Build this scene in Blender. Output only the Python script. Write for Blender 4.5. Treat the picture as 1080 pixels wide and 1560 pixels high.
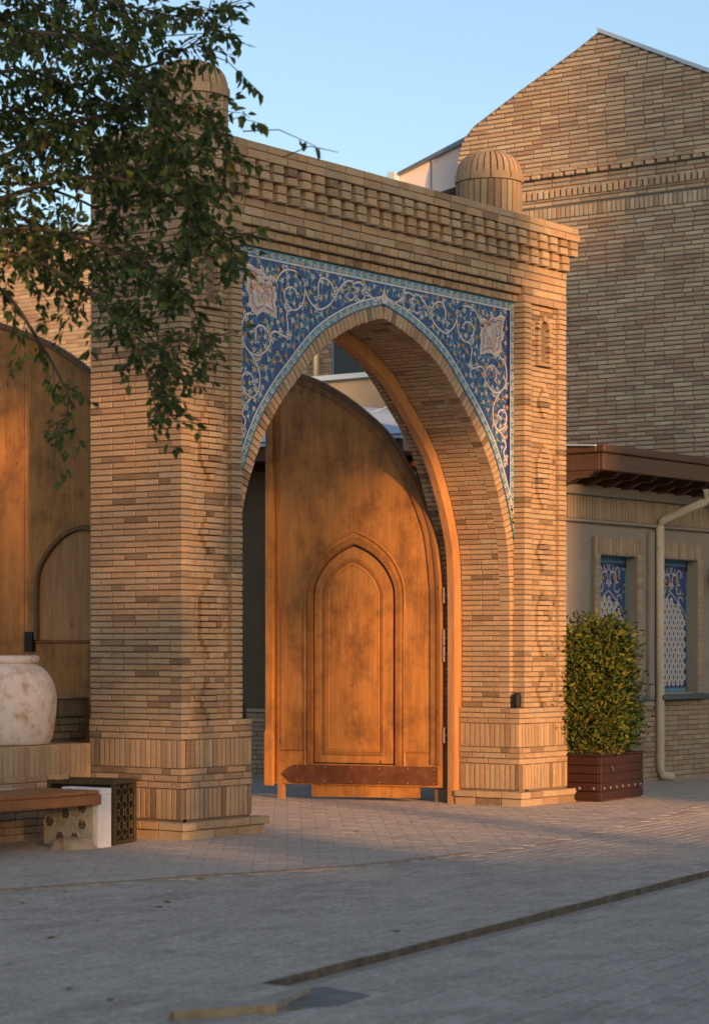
import bpy, bmesh, math, random
import numpy as np
from mathutils import Vector, Matrix

for o in list(bpy.data.objects):
    bpy.data.objects.remove(o, do_unlink=True)
S = bpy.context.scene
COL = S.collection
rng = random.Random(7)
rad = math.radians

# ------------------------------------------------------------------ camera
CAM = Vector((-15.118, -12.922, 1.6))
FWD = Vector((0.80489, 0.59342, 0.0))
RGT = Vector((0.59342, -0.80489, 0.0))
F_PX = 3650.0
HOR = 986.0
cd = bpy.data.cameras.new("camera")
cam = bpy.data.objects.new("camera", cd)
COL.objects.link(cam)
cam.location = CAM
cam.rotation_euler = (rad(90), 0, -math.atan2(FWD.x, FWD.y))
cd.sensor_fit = 'VERTICAL'
cd.sensor_height = 36.0
cd.lens = F_PX / 1560.0 * 36.0
cd.shift_y = (HOR - 780.0) / 1560.0
cd.clip_start = 0.1
cd.clip_end = 2000.0
cd.dof.use_dof = True
cd.dof.focus_distance = 21.8
cd.dof.aperture_fstop = 3.2
S.camera = cam

# ------------------------------------------------------------------ world, sun, exposure
SUN_EL = 9.0
SUN_H = Vector((-0.45, -0.893, 0)).normalized()          # horizontal direction towards the sun
SUN_DIR = (SUN_H * math.cos(rad(SUN_EL)) + Vector((0, 0, math.sin(rad(SUN_EL))))).normalized()
W = bpy.data.worlds.new("World")
S.world = W
W.use_nodes = True
nt = W.node_tree
nt.nodes.clear()
sky = nt.nodes.new("ShaderNodeTexSky")
sky.sky_type = 'NISHITA'
sky.sun_disc = False
sky.sun_elevation = rad(SUN_EL)
sky.sun_rotation = math.atan2(SUN_DIR.x, SUN_DIR.y)
sky.altitude = 1800
sky.air_density = 1.08
sky.dust_density = 10.0
sky.ozone_density = 1.3
bg = nt.nodes.new("ShaderNodeBackground")
bg.inputs[1].default_value = 0.15
out = nt.nodes.new("ShaderNodeOutputWorld")
nt.links.new(sky.outputs[0], bg.inputs[0])
nt.links.new(bg.outputs[0], out.inputs[0])

sd = bpy.data.lights.new("sun", 'SUN')
sd.energy = 3.7
sd.angle = rad(1.0)
sd.color = (1.0, 0.50, 0.20)
sun = bpy.data.objects.new("sun", sd)
COL.objects.link(sun)
sun.rotation_euler = SUN_DIR.to_track_quat('Z', 'Y').to_euler()
sun.location = (-20, -35, 20)

S.view_settings.view_transform = 'Standard'
S.view_settings.look = 'None'
S.view_settings.gamma = 1.0
S.view_settings.exposure = 0.88
S.view_settings.use_curve_mapping = False

# ------------------------------------------------------------------ pixel helpers (reference pixels -> ground / plane), used for measuring only
def project(p):
    d = Vector(p) - CAM
    y = d.dot(FWD)
    return (540 + F_PX * d.dot(RGT) / y, HOR - d.z * F_PX / y, y)

# ------------------------------------------------------------------ materials
MATS = {}
def new_mat(name):
    m = bpy.data.materials.new(name)
    m.use_nodes = True
    n = m.node_tree.nodes
    b = n["Principled BSDF"]
    b.inputs["Roughness"].default_value = 0.85
    if "Specular IOR Level" in b.inputs:
        b.inputs["Specular IOR Level"].default_value = 0.25
    MATS[name] = m
    return m, n, m.node_tree.links, b

def ramp(n, stops, interp='LINEAR'):
    r = n.new("ShaderNodeValToRGB")
    r.color_ramp.interpolation = interp
    e = r.color_ramp.elements
    while len(e) < len(stops):
        e.new(0.5)
    for i, (p, c) in enumerate(stops):
        e[i].position = p
        e[i].color = (c[0], c[1], c[2], 1)
    return r

def posmap(n, l, scale, rot=(0, 0, 0)):
    g = n.new("ShaderNodeNewGeometry")
    mp = n.new("ShaderNodeMapping")
    mp.inputs["Scale"].default_value = scale if hasattr(scale, '__len__') else (scale,) * 3
    mp.inputs["Rotation"].default_value = rot
    l.new(g.outputs["Position"], mp.inputs["Vector"])
    return mp

def noise(n, l, scale, detail=4, rough=0.55, mp=None, sc=(1, 1, 1)):
    t = n.new("ShaderNodeTexNoise")
    t.inputs["Scale"].default_value = scale
    t.inputs["Detail"].default_value = detail
    t.inputs["Roughness"].default_value = rough
    if mp is None:
        mp = posmap(n, l, sc)
    l.new(mp.outputs[0], t.inputs["Vector"])
    return t

def maprange(n, l, src, a, b, c, d):
    m = n.new("ShaderNodeMapRange")
    m.inputs[1].default_value = a; m.inputs[2].default_value = b
    m.inputs[3].default_value = c; m.inputs[4].default_value = d
    l.new(src, m.inputs[0])
    return m

def mulcol(n, l, col, val):
    m = n.new("ShaderNodeVectorMath"); m.operation = 'SCALE'
    l.new(col, m.inputs[0]); l.new(val, m.inputs["Scale"])
    return m.outputs[0]

def mixcol(n, l, fac, a, b):
    m = n.new("ShaderNodeMix"); m.data_type = 'RGBA'
    if isinstance(fac, float): m.inputs[0].default_value = fac
    else: l.new(fac, m.inputs[0])
    for i, x in ((6, a), (7, b)):
        if isinstance(x, tuple): m.inputs[i].default_value = (*x, 1)
        else: l.new(x, m.inputs[i])
    return m.outputs[2]

def bump(n, l, b, h, strength, dist):
    bp = n.new("ShaderNodeBump")
    bp.inputs["Strength"].default_value = strength
    bp.inputs["Distance"].default_value = dist
    l.new(h, bp.inputs["Height"])
    l.new(bp.outputs[0], b.inputs["Normal"])

def brick_mat(name, stops, spot=0.35, dirt=(0.10, 0.075, 0.05), mott=(55, 0.74, 1.22), bst=0.6):
    m, n, l, b = new_mat(name)
    at = n.new("ShaderNodeAttribute"); at.attribute_name = "rnd"
    r = ramp(n, stops)
    l.new(at.outputs["Fac"], r.inputs[0])
    n1 = noise(n, l, mott[0], 6, 0.7)
    v1 = maprange(n, l, n1.outputs["Fac"], 0.25, 0.75, mott[1], mott[2])
    c = mulcol(n, l, r.outputs[0], v1.outputs[0])
    n2 = noise(n, l, 2.3, 6, 0.6)
    v2 = maprange(n, l, n2.outputs["Fac"], 0.52, 0.78, 0.0, spot)
    c = mixcol(n, l, v2.outputs[0], c, dirt)
    if name.startswith("paver"):
        nd = noise(n, l, 0.9, 7, 0.68, sc=(1.0, 2.2, 1.0))
        vd = maprange(n, l, nd.outputs["Fac"], 0.56, 0.66, 0.0, 0.42)
        c = mixcol(n, l, vd.outputs[0], c, (0.22, 0.175, 0.145))
        nl = noise(n, l, 1.4, 6, 0.65)
        vl = maprange(n, l, nl.outputs["Fac"], 0.50, 0.70, 0.0, 0.55)
        c = mixcol(n, l, vl.outputs[0], c, (0.54, 0.46, 0.38))
    n3 = noise(n, l, 14, 4, 0.6)
    v3 = maprange(n, l, n3.outputs["Fac"], 0.58, 0.74, 0.0, 0.3)
    c = mixcol(n, l, v3.outputs[0], c, (0.42, 0.35, 0.27))
    l.new(c, b.inputs["Base Color"])
    b.inputs["Roughness"].default_value = 0.9
    n4 = noise(n, l, 160, 4, 0.7)
    bump(n, l, b, n4.outputs["Fac"], bst, 0.004)
    return m

GATE_STOPS = [(0.0, (0.32, 0.217, 0.134)), (0.16, (0.395, 0.272, 0.160)), (0.34, (0.38, 0.276, 0.172)),
              (0.5, (0.44, 0.312, 0.190)), (0.64, (0.385, 0.250, 0.152)), (0.78, (0.43, 0.330, 0.213)), (0.88, (0.30, 0.203, 0.125)),
              (0.955, (0.20, 0.136, 0.086)), (1.0, (0.47, 0.368, 0.243))]
brick_mat("gate_brick", GATE_STOPS)
brick_mat("tall_brick", [(0.0, (0.33, 0.245, 0.17)), (0.2, (0.42, 0.315, 0.205)), (0.4, (0.50, 0.40, 0.27)), (0.55, (0.38, 0.30, 0.21)),
                         (0.7, (0.47, 0.38, 0.265)), (0.82, (0.41, 0.265, 0.18)), (0.92, (0.28, 0.21, 0.15)), (1.0, (0.55, 0.475, 0.345))])
brick_mat("pale_brick", [(0.0, (0.36, 0.27, 0.18)), (0.4, (0.43, 0.33, 0.21)), (0.7, (0.40, 0.29, 0.18)), (1.0, (0.34, 0.22, 0.15))])
brick_mat("paver_grey", [(0.0, (0.44, 0.375, 0.31)), (0.4, (0.48, 0.41, 0.34)), (0.75, (0.51, 0.44, 0.365)), (1.0, (0.39, 0.33, 0.275))], 0.6, (0.32, 0.265, 0.215), (30, 0.45, 1.45), 1.0)
brick_mat("paver_brick", [(0.0, (0.48, 0.40, 0.325)), (0.35, (0.51, 0.425, 0.345)), (0.7, (0.47, 0.395, 0.325)), (1.0, (0.52, 0.435, 0.355))], 0.75, (0.31, 0.255, 0.21), (20, 0.70, 1.22), 0.6)

def plain_mat(name, col, var=0.25, scale=8.0, rough=0.85, bs=0.3, bd=0.004, bscale=90, metal=0.0, sc=(1, 1, 1), spec=0.25):
    m, n, l, b = new_mat(name)
    n1 = noise(n, l, scale, 6, 0.6, sc=sc)
    v = maprange(n, l, n1.outputs["Fac"], 0.25, 0.75, 1 - var, 1 + var)
    rgb = n.new("ShaderNodeRGB"); rgb.outputs[0].default_value = (*col, 1)
    l.new(mulcol(n, l, rgb.outputs[0], v.outputs[0]), b.inputs["Base Color"])
    b.inputs["Roughness"].default_value = rough
    b.inputs["Metallic"].default_value = metal
    b.inputs["Specular IOR Level"].default_value = spec
    if bs > 0:
        n2 = noise(n, l, bscale, 4, 0.65, sc=sc)
        bump(n, l, b, n2.outputs["Fac"], bs, bd)
    return m

plain_mat("mortar", (0.165, 0.125, 0.088), 0.3, 30)
plain_mat("mortar_grey", (0.14, 0.13, 0.115), 0.3, 30)
plain_mat("joint_sand", (0.36, 0.30, 0.245), 0.3, 20)
plain_mat("earth", (0.20, 0.175, 0.15), 0.3, 1.5)
plain_mat("plaster", (0.30, 0.255, 0.205), 0.10, 3, 0.9, 0.25, 0.003, 200)
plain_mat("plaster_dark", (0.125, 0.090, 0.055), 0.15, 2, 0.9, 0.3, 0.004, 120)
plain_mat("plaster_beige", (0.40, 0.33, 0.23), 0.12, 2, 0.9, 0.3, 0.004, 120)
plain_mat("stone", (0.40, 0.31, 0.215), 0.3, 9, 0.9, 0.6, 0.01, 40)
plain_mat("carved_stone", (0.50, 0.44, 0.34), 0.2, 12, 0.9, 0.6, 0.006, 70)
plain_mat("white_stone", (0.72, 0.69, 0.66), 0.08, 12, 0.8, 0.3, 0.003, 90)
plain_mat("metal_blue", (0.42, 0.54, 0.64), 0.06, 2, 0.5, 0.1, 0.002, 10, 0.0)
plain_mat("metal_pink", (0.68, 0.60, 0.56), 0.06, 2, 0.6, 0.1, 0.002, 10, 0.0)
plain_mat("pipe_cream", (0.56, 0.48, 0.34), 0.08, 5, 0.5, 0.05)
plain_mat("black_metal", (0.015, 0.014, 0.013), 0.3, 30, 0.5, 0.1)
plain_mat("bronze", (0.085, 0.062, 0.03), 0.5, 35, 0.5, 0.4, 0.003, 100, 0.5)
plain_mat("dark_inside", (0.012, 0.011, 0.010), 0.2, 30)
plain_mat("glass_dark", (0.03, 0.033, 0.036), 0.1, 5, 0.15, 0, spec=0.5)
plain_mat("grey_steel", (0.22, 0.23, 0.25), 0.2, 20, 0.4, 0.1, 0.001, 60, 0.8)
plain_mat("steel_dull", (0.30, 0.28, 0.25), 0.2, 20, 0.5, 0.1, 0.001, 60, 0.6)
plain_mat("bark", (0.13, 0.10, 0.075), 0.4, 14, 0.95, 0.9, 0.02, 30, sc=(1, 1, 0.3))
plain_mat("twig", (0.085, 0.062, 0.042), 0.3, 20, 0.95, 0.3)
plain_mat("kerb_pale", (0.33, 0.255, 0.18), 0.35, 12, 0.9, 0.7, 0.01, 40)
plain_mat("kerb", (0.15, 0.118, 0.088), 0.6, 9, 0.9, 0.8, 0.012, 40)
plain_mat("kerb_yellow", (0.36, 0.28, 0.16), 0.35, 12, 0.9, 0.7, 0.01, 40)
plain_mat("patch_concrete", (0.20, 0.185, 0.165), 0.35, 8, 0.95, 0.8, 0.01, 50)
plain_mat("soil", (0.09, 0.065, 0.045), 0.4, 20, 0.95, 0.8, 0.01, 50)
plain_mat("red_petal", (0.45, 0.02, 0.02), 0.2, 30)

def wood_mat(name, c0, c1, c2, grain=(9, 9, 0.55), rough=0.55, stain=0.35, stain_col=(0.09, 0.04, 0.015)):
    m, n, l, b = new_mat(name)
    mp = posmap(n, l, grain)
    n1 = noise(n, l, 2.2, 8, 0.62, mp)
    r = ramp(n, [(0.25, c0), (0.5, c1), (0.75, c2)])
    l.new(n1.outputs["Fac"], r.inputs[0])
    n2 = noise(n, l, 2.6, 9, 0.72, sc=(1, 1, 0.8))
    v2 = maprange(n, l, n2.outputs["Fac"], 0.46, 0.64, 0.0, stain)
    c = mixcol(n, l, v2.outputs[0], r.outputs[0], stain_col)
    mp3 = posmap(n, l, (26, 26, 1.2))
    n3 = noise(n, l, 2.5, 4, 0.6, mp3)
    v3 = maprange(n, l, n3.outputs["Fac"], 0.3, 0.7, 0.82, 1.14)
    c = mulcol(n, l, c, v3.outputs[0])
    # small worn knots and nail marks
    vo = n.new("ShaderNodeTexVoronoi"); vo.inputs["Scale"].default_value = 4.5
    l.new(posmap(n, l, (1, 1, 0.6)).outputs[0], vo.inputs["Vector"])
    v4 = maprange(n, l, vo.outputs["Distance"], 0.035, 0.075, 0.75, 0.0)
    c = mixcol(n, l, v4.outputs[0], c, (0.05, 0.022, 0.008))
    l.new(c, b.inputs["Base Color"])
    b.inputs["Roughness"].default_value = rough
    b.inputs["Specular IOR Level"].default_value = 0.3
    bump(n, l, b, n3.outputs["Fac"], 0.25, 0.004)
    return m
wood_mat("door_wood", (0.33, 0.140, 0.036), (0.40, 0.178, 0.047), (0.46, 0.22, 0.064), stain=0.70, stain_col=(0.12, 0.052, 0.017))
wood_mat("door_trim", (0.23, 0.095, 0.026), (0.29, 0.125, 0.035), (0.34, 0.155, 0.046), stain=0.7)
wood_mat("door_edge_dark", (0.13, 0.062, 0.026), (0.18, 0.088, 0.036), (0.22, 0.11, 0.045), stain=0.4)
wood_mat("frame_wood", (0.36, 0.17, 0.066), (0.44, 0.215, 0.085), (0.50, 0.26, 0.11), stain=0.2)
wood_mat("eave_wood", (0.095, 0.047, 0.026), (0.125, 0.062, 0.034), (0.16, 0.080, 0.044), grain=(0.6, 0.6, 9), stain=0.2)
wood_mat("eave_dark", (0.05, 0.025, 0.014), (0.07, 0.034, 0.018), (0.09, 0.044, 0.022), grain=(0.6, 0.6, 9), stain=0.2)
wood_mat("bench_wood", (0.22, 0.085, 0.03), (0.30, 0.12, 0.04), (0.36, 0.155, 0.055), grain=(0.6, 9, 9), stain=0.2)
wood_mat("planter_wood", (0.026, 0.010, 0.007), (0.036, 0.013, 0.009), (0.048, 0.018, 0.012), grain=(0.6, 0.6, 9), rough=0.45, stain=0.2, stain_col=(0.02, 0.008, 0.005))
# rusty kick plate
m, n, l, b = new_mat("rust_plate")
n1 = noise(n, l, 9, 8, 0.65)
r = ramp(n, [(0.3, (0.10, 0.04, 0.022)), (0.55, (0.16, 0.062, 0.03)), (0.8, (0.20, 0.13, 0.09))])
l.new(n1.outputs["Fac"], r.inputs[0]); l.new(r.outputs[0], b.inputs["Base Color"])
b.inputs["Roughness"].default_value = 0.7; b.inputs["Metallic"].default_value = 0.3
# clay jar
m, n, l, b = new_mat("clay_jar")
n1 = noise(n, l, 9, 10, 0.74)
r = ramp(n, [(0.36, (0.46, 0.31, 0.23)), (0.44, (0.60, 0.48, 0.40)), (0.52, (0.69, 0.60, 0.54)), (0.8, (0.76, 0.69, 0.63))])
l.new(n1.outputs["Fac"], r.inputs[0]); l.new(r.outputs[0], b.inputs["Base Color"])
b.inputs["Roughness"].default_value = 0.95
n2 = noise(n, l, 22, 6, 0.7); bump(n, l, b, n2.outputs["Fac"], 0.7, 0.012)
# glazed tile colours
def glaze(name, col, var=0.12):
    m = plain_mat(name, col, var, 14, 0.42, 0.15, 0.001, 30, spec=0.35)
glaze("tile_blue", (0.036, 0.075, 0.195), 0.25)
glaze("tile_navy", (0.022, 0.03, 0.13))
glaze("tile_turq", (0.09, 0.25, 0.34), 0.25)
glaze("tile_white", (0.60, 0.57, 0.55))
glaze("tile_pink", (0.55, 0.40, 0.35), 0.2)
glaze("tile_yellow", (0.52, 0.40, 0.06))
glaze("tile_orange", (0.46, 0.15, 0.07))
glaze("tile_beige", (0.60, 0.53, 0.45))
# leaves
def leaf_mat(name, stops, trans=0.35):
    m, n, l, b = new_mat(name)
    at = n.new("ShaderNodeAttribute"); at.attribute_name = "rnd"
    r = ramp(n, stops)
    l.new(at.outputs["Fac"], r.inputs[0])
    l.new(r.outputs[0], b.inputs["Base Color"])
    b.inputs["Roughness"].default_value = 0.55
    tr = n.new("ShaderNodeBsdfTranslucent")
    l.new(r.outputs[0], tr.inputs[0])
    mx = n.new("ShaderNodeMixShader"); mx.inputs[0].default_value = trans
    l.new(b.outputs[0], mx.inputs[1]); l.new(tr.outputs[0], mx.inputs[2])
    l.new(mx.outputs[0], n["Material Output"].inputs[0])
    return m
leaf_mat("leaf_tree", [(0.0, (0.036, 0.062, 0.018)), (0.5, (0.062, 0.098, 0.026)), (0.85, (0.092, 0.135, 0.034)), (0.97, (0.14, 0.16, 0.035)), (1.0, (0.28, 0.18, 0.03))])
leaf_mat("leaf_bush", [(0.0, (0.032, 0.062, 0.018)), (0.45, (0.060, 0.105, 0.025)), (0.8, (0.13, 0.16, 0.03)), (1.0, (0.24, 0.20, 0.03))])
leaf_mat("leaf_fallen", [(0.0, (0.22, 0.22, 0.04)), (1.0, (0.34, 0.26, 0.06))])

# ------------------------------------------------------------------ object helpers
def tag(o, label=None, cat=None, group=None, kind=None):
    if label: o["label"] = label
    if cat: o["category"] = cat
    if group: o["group"] = group
    if kind: o["kind"] = kind
    return o

def thing(name, loc, label, cat, group=None):
    o = bpy.data.objects.new(name, None)
    o.empty_display_size = 0.2
    COL.objects.link(o)
    o.location = loc
    return tag(o, label, cat, group)

def world_loc(o):
    p = Vector((0, 0, 0))
    if o is None: return p
    return Vector(o.get("_wl", (0, 0, 0))) if False else WL.get(o.name, Vector((0, 0, 0)))
WL = {}

def set_parent(o, parent):
    if parent is None: return
    o.parent = parent
    # every part mesh is built in world coordinates: undo the root's offset
    if parent.parent is None and parent.type == 'EMPTY':
        o.matrix_parent_inverse = Matrix.Translation(-parent.location)

def finish(name, bm, mat, parent=None, smooth=False, recalc=True):
    if recalc:
        bmesh.ops.recalc_face_normals(bm, faces=bm.faces)
    me = bpy.data.meshes.new(name)
    bm.to_mesh(me); bm.free()
    me.materials.append(MATS[mat] if isinstance(mat, str) else mat)
    if smooth:
        for p in me.polygons: p.use_smooth = True
    o = bpy.data.objects.new(name, me)
    COL.objects.link(o)
    set_parent(o, parent)
    return o

def from_py(name, verts, faces, mat, parent=None, smooth=False):
    me = bpy.data.meshes.new(name)
    me.from_pydata(verts, [], faces)
    me.materials.append(MATS[mat])
    if smooth:
        for p in me.polygons: p.use_smooth = True
    me.update()
    o = bpy.data.objects.new(name, me)
    COL.objects.link(o)
    set_parent(o, parent)
    return o

def add_box(bm, lo, hi, bev=0.0, M=None):
    x0, y0, z0 = lo; x1, y1, z1 = hi
    vs = [bm.verts.new((x, y, z)) for x in (x0, x1) for y in (y0, y1) for z in (z0, z1)]
    fs = [(0, 1, 3, 2), (4, 6, 7, 5), (0, 4, 5, 1), (2, 3, 7, 6), (0, 2, 6, 4), (1, 5, 7, 3)]
    faces = [bm.faces.new([vs[i] for i in f]) for f in fs]
    if bev > 0:
        es = list({e for f in faces for e in f.edges})
        r = bmesh.ops.bevel(bm, geom=es, offset=bev, segments=1, affect='EDGES')
        vs = list({v for f in r['faces'] for v in f.verts} | {v for v in vs if v.is_valid})
    if M is not None:
        for v in vs:
            if v.is_valid: v.co = M @ v.co
    return vs

def box(name, lo, hi, mat, parent=None, bev=0.0, M=None):
    bm = bmesh.new()
    add_box(bm, lo, hi, bev, M)
    return finish(name, bm, mat, parent)

def tri(bm):
    bm.normal_update()
    bmesh.ops.triangulate(bm, faces=[f for f in bm.faces if len(f.verts) > 4])

def prism(bm, poly, fn0, fn1):
    """poly of 2-D points; fn0 / fn1 map a 2-D point to the two end planes."""
    a = [bm.verts.new(fn0(p)) for p in poly]
    b = [bm.verts.new(fn1(p)) for p in poly]
    nn = len(poly)
    bm.faces.new(a); bm.faces.new(list(reversed(b)))
    for i in range(nn):
        j = (i + 1) % nn
        bm.faces.new((a[i], b[i], b[j], a[j]))

def tube(bm, pts, r, seg=8, cap=True):
    pts = [Vector(p) for p in pts]
    rs = r if hasattr(r, '__len__') else [r] * len(pts)
    rings = []
    ref = Vector((0, 0, 1))
    for i, p in enumerate(pts):
        t = (pts[min(i + 1, len(pts) - 1)] - pts[max(i - 1, 0)])
        if t.length < 1e-9: t = Vector((0, 0, 1))
        t.normalize()
        a = t.cross(ref)
        if a.length < 0.1: a = t.cross(Vector((1, 0, 0)))
        a.normalize(); b_ = t.cross(a)
        rings.append([bm.verts.new(p + (a * math.cos(2 * math.pi * k / seg) + b_ * math.sin(2 * math.pi * k / seg)) * rs[i]) for k in range(seg)])
    for i in range(len(rings) - 1):
        for k in range(seg):
            k2 = (k + 1) % seg
            bm.faces.new((rings[i][k], rings[i][k2], rings[i + 1][k2], rings[i + 1][k]))
    if cap:
        bm.faces.new(rings[0][::-1]); bm.faces.new(rings[-1])

def lathe(bm, prof, c, seg=32):
    rings = []
    for (r, z) in prof:
        rings.append([bm.verts.new((c[0] + r * math.cos(2 * math.pi * k / seg), c[1] + r * math.sin(2 * math.pi * k / seg), c[2] + z)) for k in range(seg)])
    for i in range(len(rings) - 1):
        for k in range(seg):
            k2 = (k + 1) % seg
            bm.faces.new((rings[i][k], rings[i][k2], rings[i + 1][k2], rings[i + 1][k]))
    bm.faces.new(rings[0][::-1]); bm.faces.new(rings[-1])

def spline(pts, per=6):
    P = [Vector((p[0], p[1])) for p in pts]
    o = []
    for i in range(len(P) - 1):
        p0 = P[max(i - 1, 0)]; p1 = P[i]; p2 = P[i + 1]; p3 = P[min(i + 2, len(P) - 1)]
        for k in range(per):
            t = k / per
            o.append(0.5 * ((2 * p1) + (p2 - p0) * t + (2 * p0 - 5 * p1 + 4 * p2 - p3) * t * t + (3 * p1 - p0 - 3 * p2 + p3) * t ** 3))
    o.append(P[-1])
    return o

def resample(pts, step):
    L = [0.0]
    for i in range(1, len(pts)): L.append(L[-1] + (pts[i] - pts[i - 1]).length)
    nn = max(1, round(L[-1] / step)); o = []
    j = 0
    for k in range(nn + 1):
        d = L[-1] * k / nn
        while j < len(pts) - 2 and L[j + 1] < d: j += 1
        t = (d - L[j]) / max(1e-9, L[j + 1] - L[j])
        o.append(pts[j].lerp(pts[j + 1], min(1, max(0, t))))
    return o

# ------------------------------------------------------------------ bricks: shared unit meshes, the largest as objects, the rest joined
NVAR = 32
UB = []
vr = random.Random(3)
for i in range(NVAR):
    v = []
    j = lambda s: vr.uniform(-s, s)
    for (x, z) in ((-.5, -.5), (.5, -.5), (.5, .5), (-.5, .5)):
        v.append((x + j(.004), 1.0, z + j(.02)))
    for (x, z) in ((-.5, -.5), (.5, -.5), (.5, .5), (-.5, .5)):
        v.append((x + j(.006), 0.035, z + j(.035)))
    for (x, z) in ((-.5, -.5), (.5, -.5), (.5, .5), (-.5, .5)):
        v.append((x * (1 - .035) + j(.006), 0.0 + j(.012), z * (1 - .14) + j(.03)))
    f = []
    for k in range(4):
        q = (k + 1) % 4
        f.append((k, q, 4 + q, 4 + k)); f.append((4 + k, 4 + q, 8 + q, 8 + k))
    f.append((8, 9, 10, 11))
    f = [tuple(reversed(t)) if False else t for t in f]
    UB.append((np.array(v), f, (i + 0.5) / NVAR))
UBMESH = {}
def unit_mesh(var, mat):
    k = (var, mat)
    if k not in UBMESH:
        v, f, r = UB[var]
        me = bpy.data.meshes.new("brick_block")
        me.from_pydata([tuple(p) for p in v], [], f)
        a = me.attributes.new("rnd", 'FLOAT', 'POINT')
        a.data.foreach_set("value", [r] * len(v))
        me.materials.append(MATS[mat]); me.update()
        UBMESH[k] = me
    return UBMESH[k]

class Bricks:
    """collects the bricks of one thing; flush() makes the largest 300 of each kind objects, the rest one joined part"""
    def __init__(self, root, mat, limit=300):
        self.root = root; self.mat = mat; self.items = []; self.limit = limit; self.r = random.Random(hash(root.name) % 9973 if False else len(root.name) * 31)
    def put(self, kind, part, c, inward, L, H, D, up=(0, 0, 1), jit=1.0, mat=None, var=None):
        y = Vector(inward).normalized(); z = Vector(up).normalized(); x = y.cross(z).normalized(); z = x.cross(y)
        r = self.r
        c = Vector(c) + y * r.uniform(-.0018, .0018) * jit + z * r.uniform(-.0012, .0012) * jit
        a = r.uniform(-.006, .006) * jit
        x2 = x * math.cos(a) + z * math.sin(a); z2 = z * math.cos(a) - x * math.sin(a)
        self.items.append((kind, part, c, x2, y, z2, L, D, H, r.randrange(NVAR) if var is None else var, mat or self.mat))
    def course(self, kind, part, p0, d, length, inward, H, D, Lb=.25, gap=.0095, phase=0.0, up=(0, 0, 1), cut=None):
        """bricks from p0 along d; p0 lies on the face, at mid height"""
        d = Vector(d).normalized(); p0 = Vector(p0)
        s = -phase * (Lb + gap)
        while s < length - 1e-4:
            lb = Lb
            if self.r.random() < 0.10: lb = Lb * 0.5
            a = max(0.0, s); b = min(length, s + lb)
            if b - a > 0.025:
                if length - b < 0.03: b = length
                for (a2, b2) in (cut(a, b) if cut else ((a, b),)):
                    if b2 - a2 > 0.015:
                        self.put(kind, part, p0 + d * ((a2 + b2) / 2), inward, b2 - a2, H, D, up)
            s += lb + gap
    def flush(self):
        kinds = {}
        for it in self.items: kinds.setdefault(it[0], []).append(it)
        for kind, its in kinds.items():
            sc = []
            for it in its:
                _, part, c, x, y, z, L, D, H, var, mat = it
                px, py, dep = project(c)
                view = (CAM - c).normalized()
                a = max(0.0, -y.dot(view)) * L * H * (F_PX / max(dep, 1)) ** 2
                if dep < 1 or not (-5 < px < 1085 and -5 < py < 1565): a = -1
                sc.append(a)
            order = sorted(range(len(its)), key=lambda i: -sc[i])
            # near-equal areas: do not build a patch of objects next to a patch of joined ones by chance
            objs = [i for i in order[:self.limit] if sc[i] > 0]
            rest = [i for i in range(len(its)) if i not in set(objs)]
            for i in objs:
                _, part, c, x, y, z, L, D, H, var, mat = its[i]
                o = bpy.data.objects.new(kind, unit_mesh(var, mat))
                COL.objects.link(o)
                M = Matrix(((x.x * L, y.x * D, z.x * H, c.x), (x.y * L, y.y * D, z.y * H, c.y), (x.z * L, y.z * D, z.z * H, c.z), (0, 0, 0, 1)))
                set_parent(o, part or self.root)
                o.matrix_basis = M
            if rest:
                V = np.zeros((len(rest) * 12, 3)); R = np.zeros(len(rest) * 12, dtype=np.float32); FF = []
                mats = []
                fm = []
                for k, i in enumerate(rest):
                    _, part, c, x, y, z, L, D, H, var, mat = its[i]
                    v, f, rv = UB[var]
                    A = np.array((tuple(x * L), tuple(y * D), tuple(z * H)))
                    V[k * 12:(k + 1) * 12] = v @ A + np.array(tuple(c))
                    R[k * 12:(k + 1) * 12] = rv
                    if mat not in mats: mats.append(mat)
                    for t in f:
                        FF.append(tuple(q + k * 12 for q in t)); fm.append(mats.index(mat))
                me = bpy.data.meshes.new(kind + "work")
                me.from_pydata(V.tolist(), [], FF)
                a = me.attributes.new("rnd", 'FLOAT', 'POINT'); a.data.foreach_set("value", R)
                for q in mats: me.materials.append(MATS[q])
                me.polygons.foreach_set("material_index", fm)
                me.update()
                nm = {"brick": "brickwork", "paver": "paving"}.get(kind, kind + "work")
                o = bpy.data.objects.new(nm, me); COL.objects.link(o)
                set_parent(o, self.root)
                o["kind"] = "stuff"

U3 = Vector((1, 0, 0)); V3 = Vector((0, 1, 0)); Z3 = Vector((0, 0, 1))
GD = {}   # shared dims

# ================================================================== GROUND, ROAD, PAVEMENT
def in_poly(p, poly):
    x, y = p; c = False; j = len(poly) - 1
    for i in range(len(poly)):
        xi, yi = poly[i]; xj, yj = poly[j]
        if (yi > y) != (yj > y) and x < (xj - xi) * (y - yi) / (yj - yi) + xi: c = not c
        j = i
    return c

GR = 300.0
gnd = from_py("ground", [(-GR, -GR, -.13), (GR, -GR, -.13), (GR, GR, -.13), (-GR, GR, -.13)], [(0, 1, 2, 3)], "earth")
gnd["kind"] = "structure"

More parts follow.
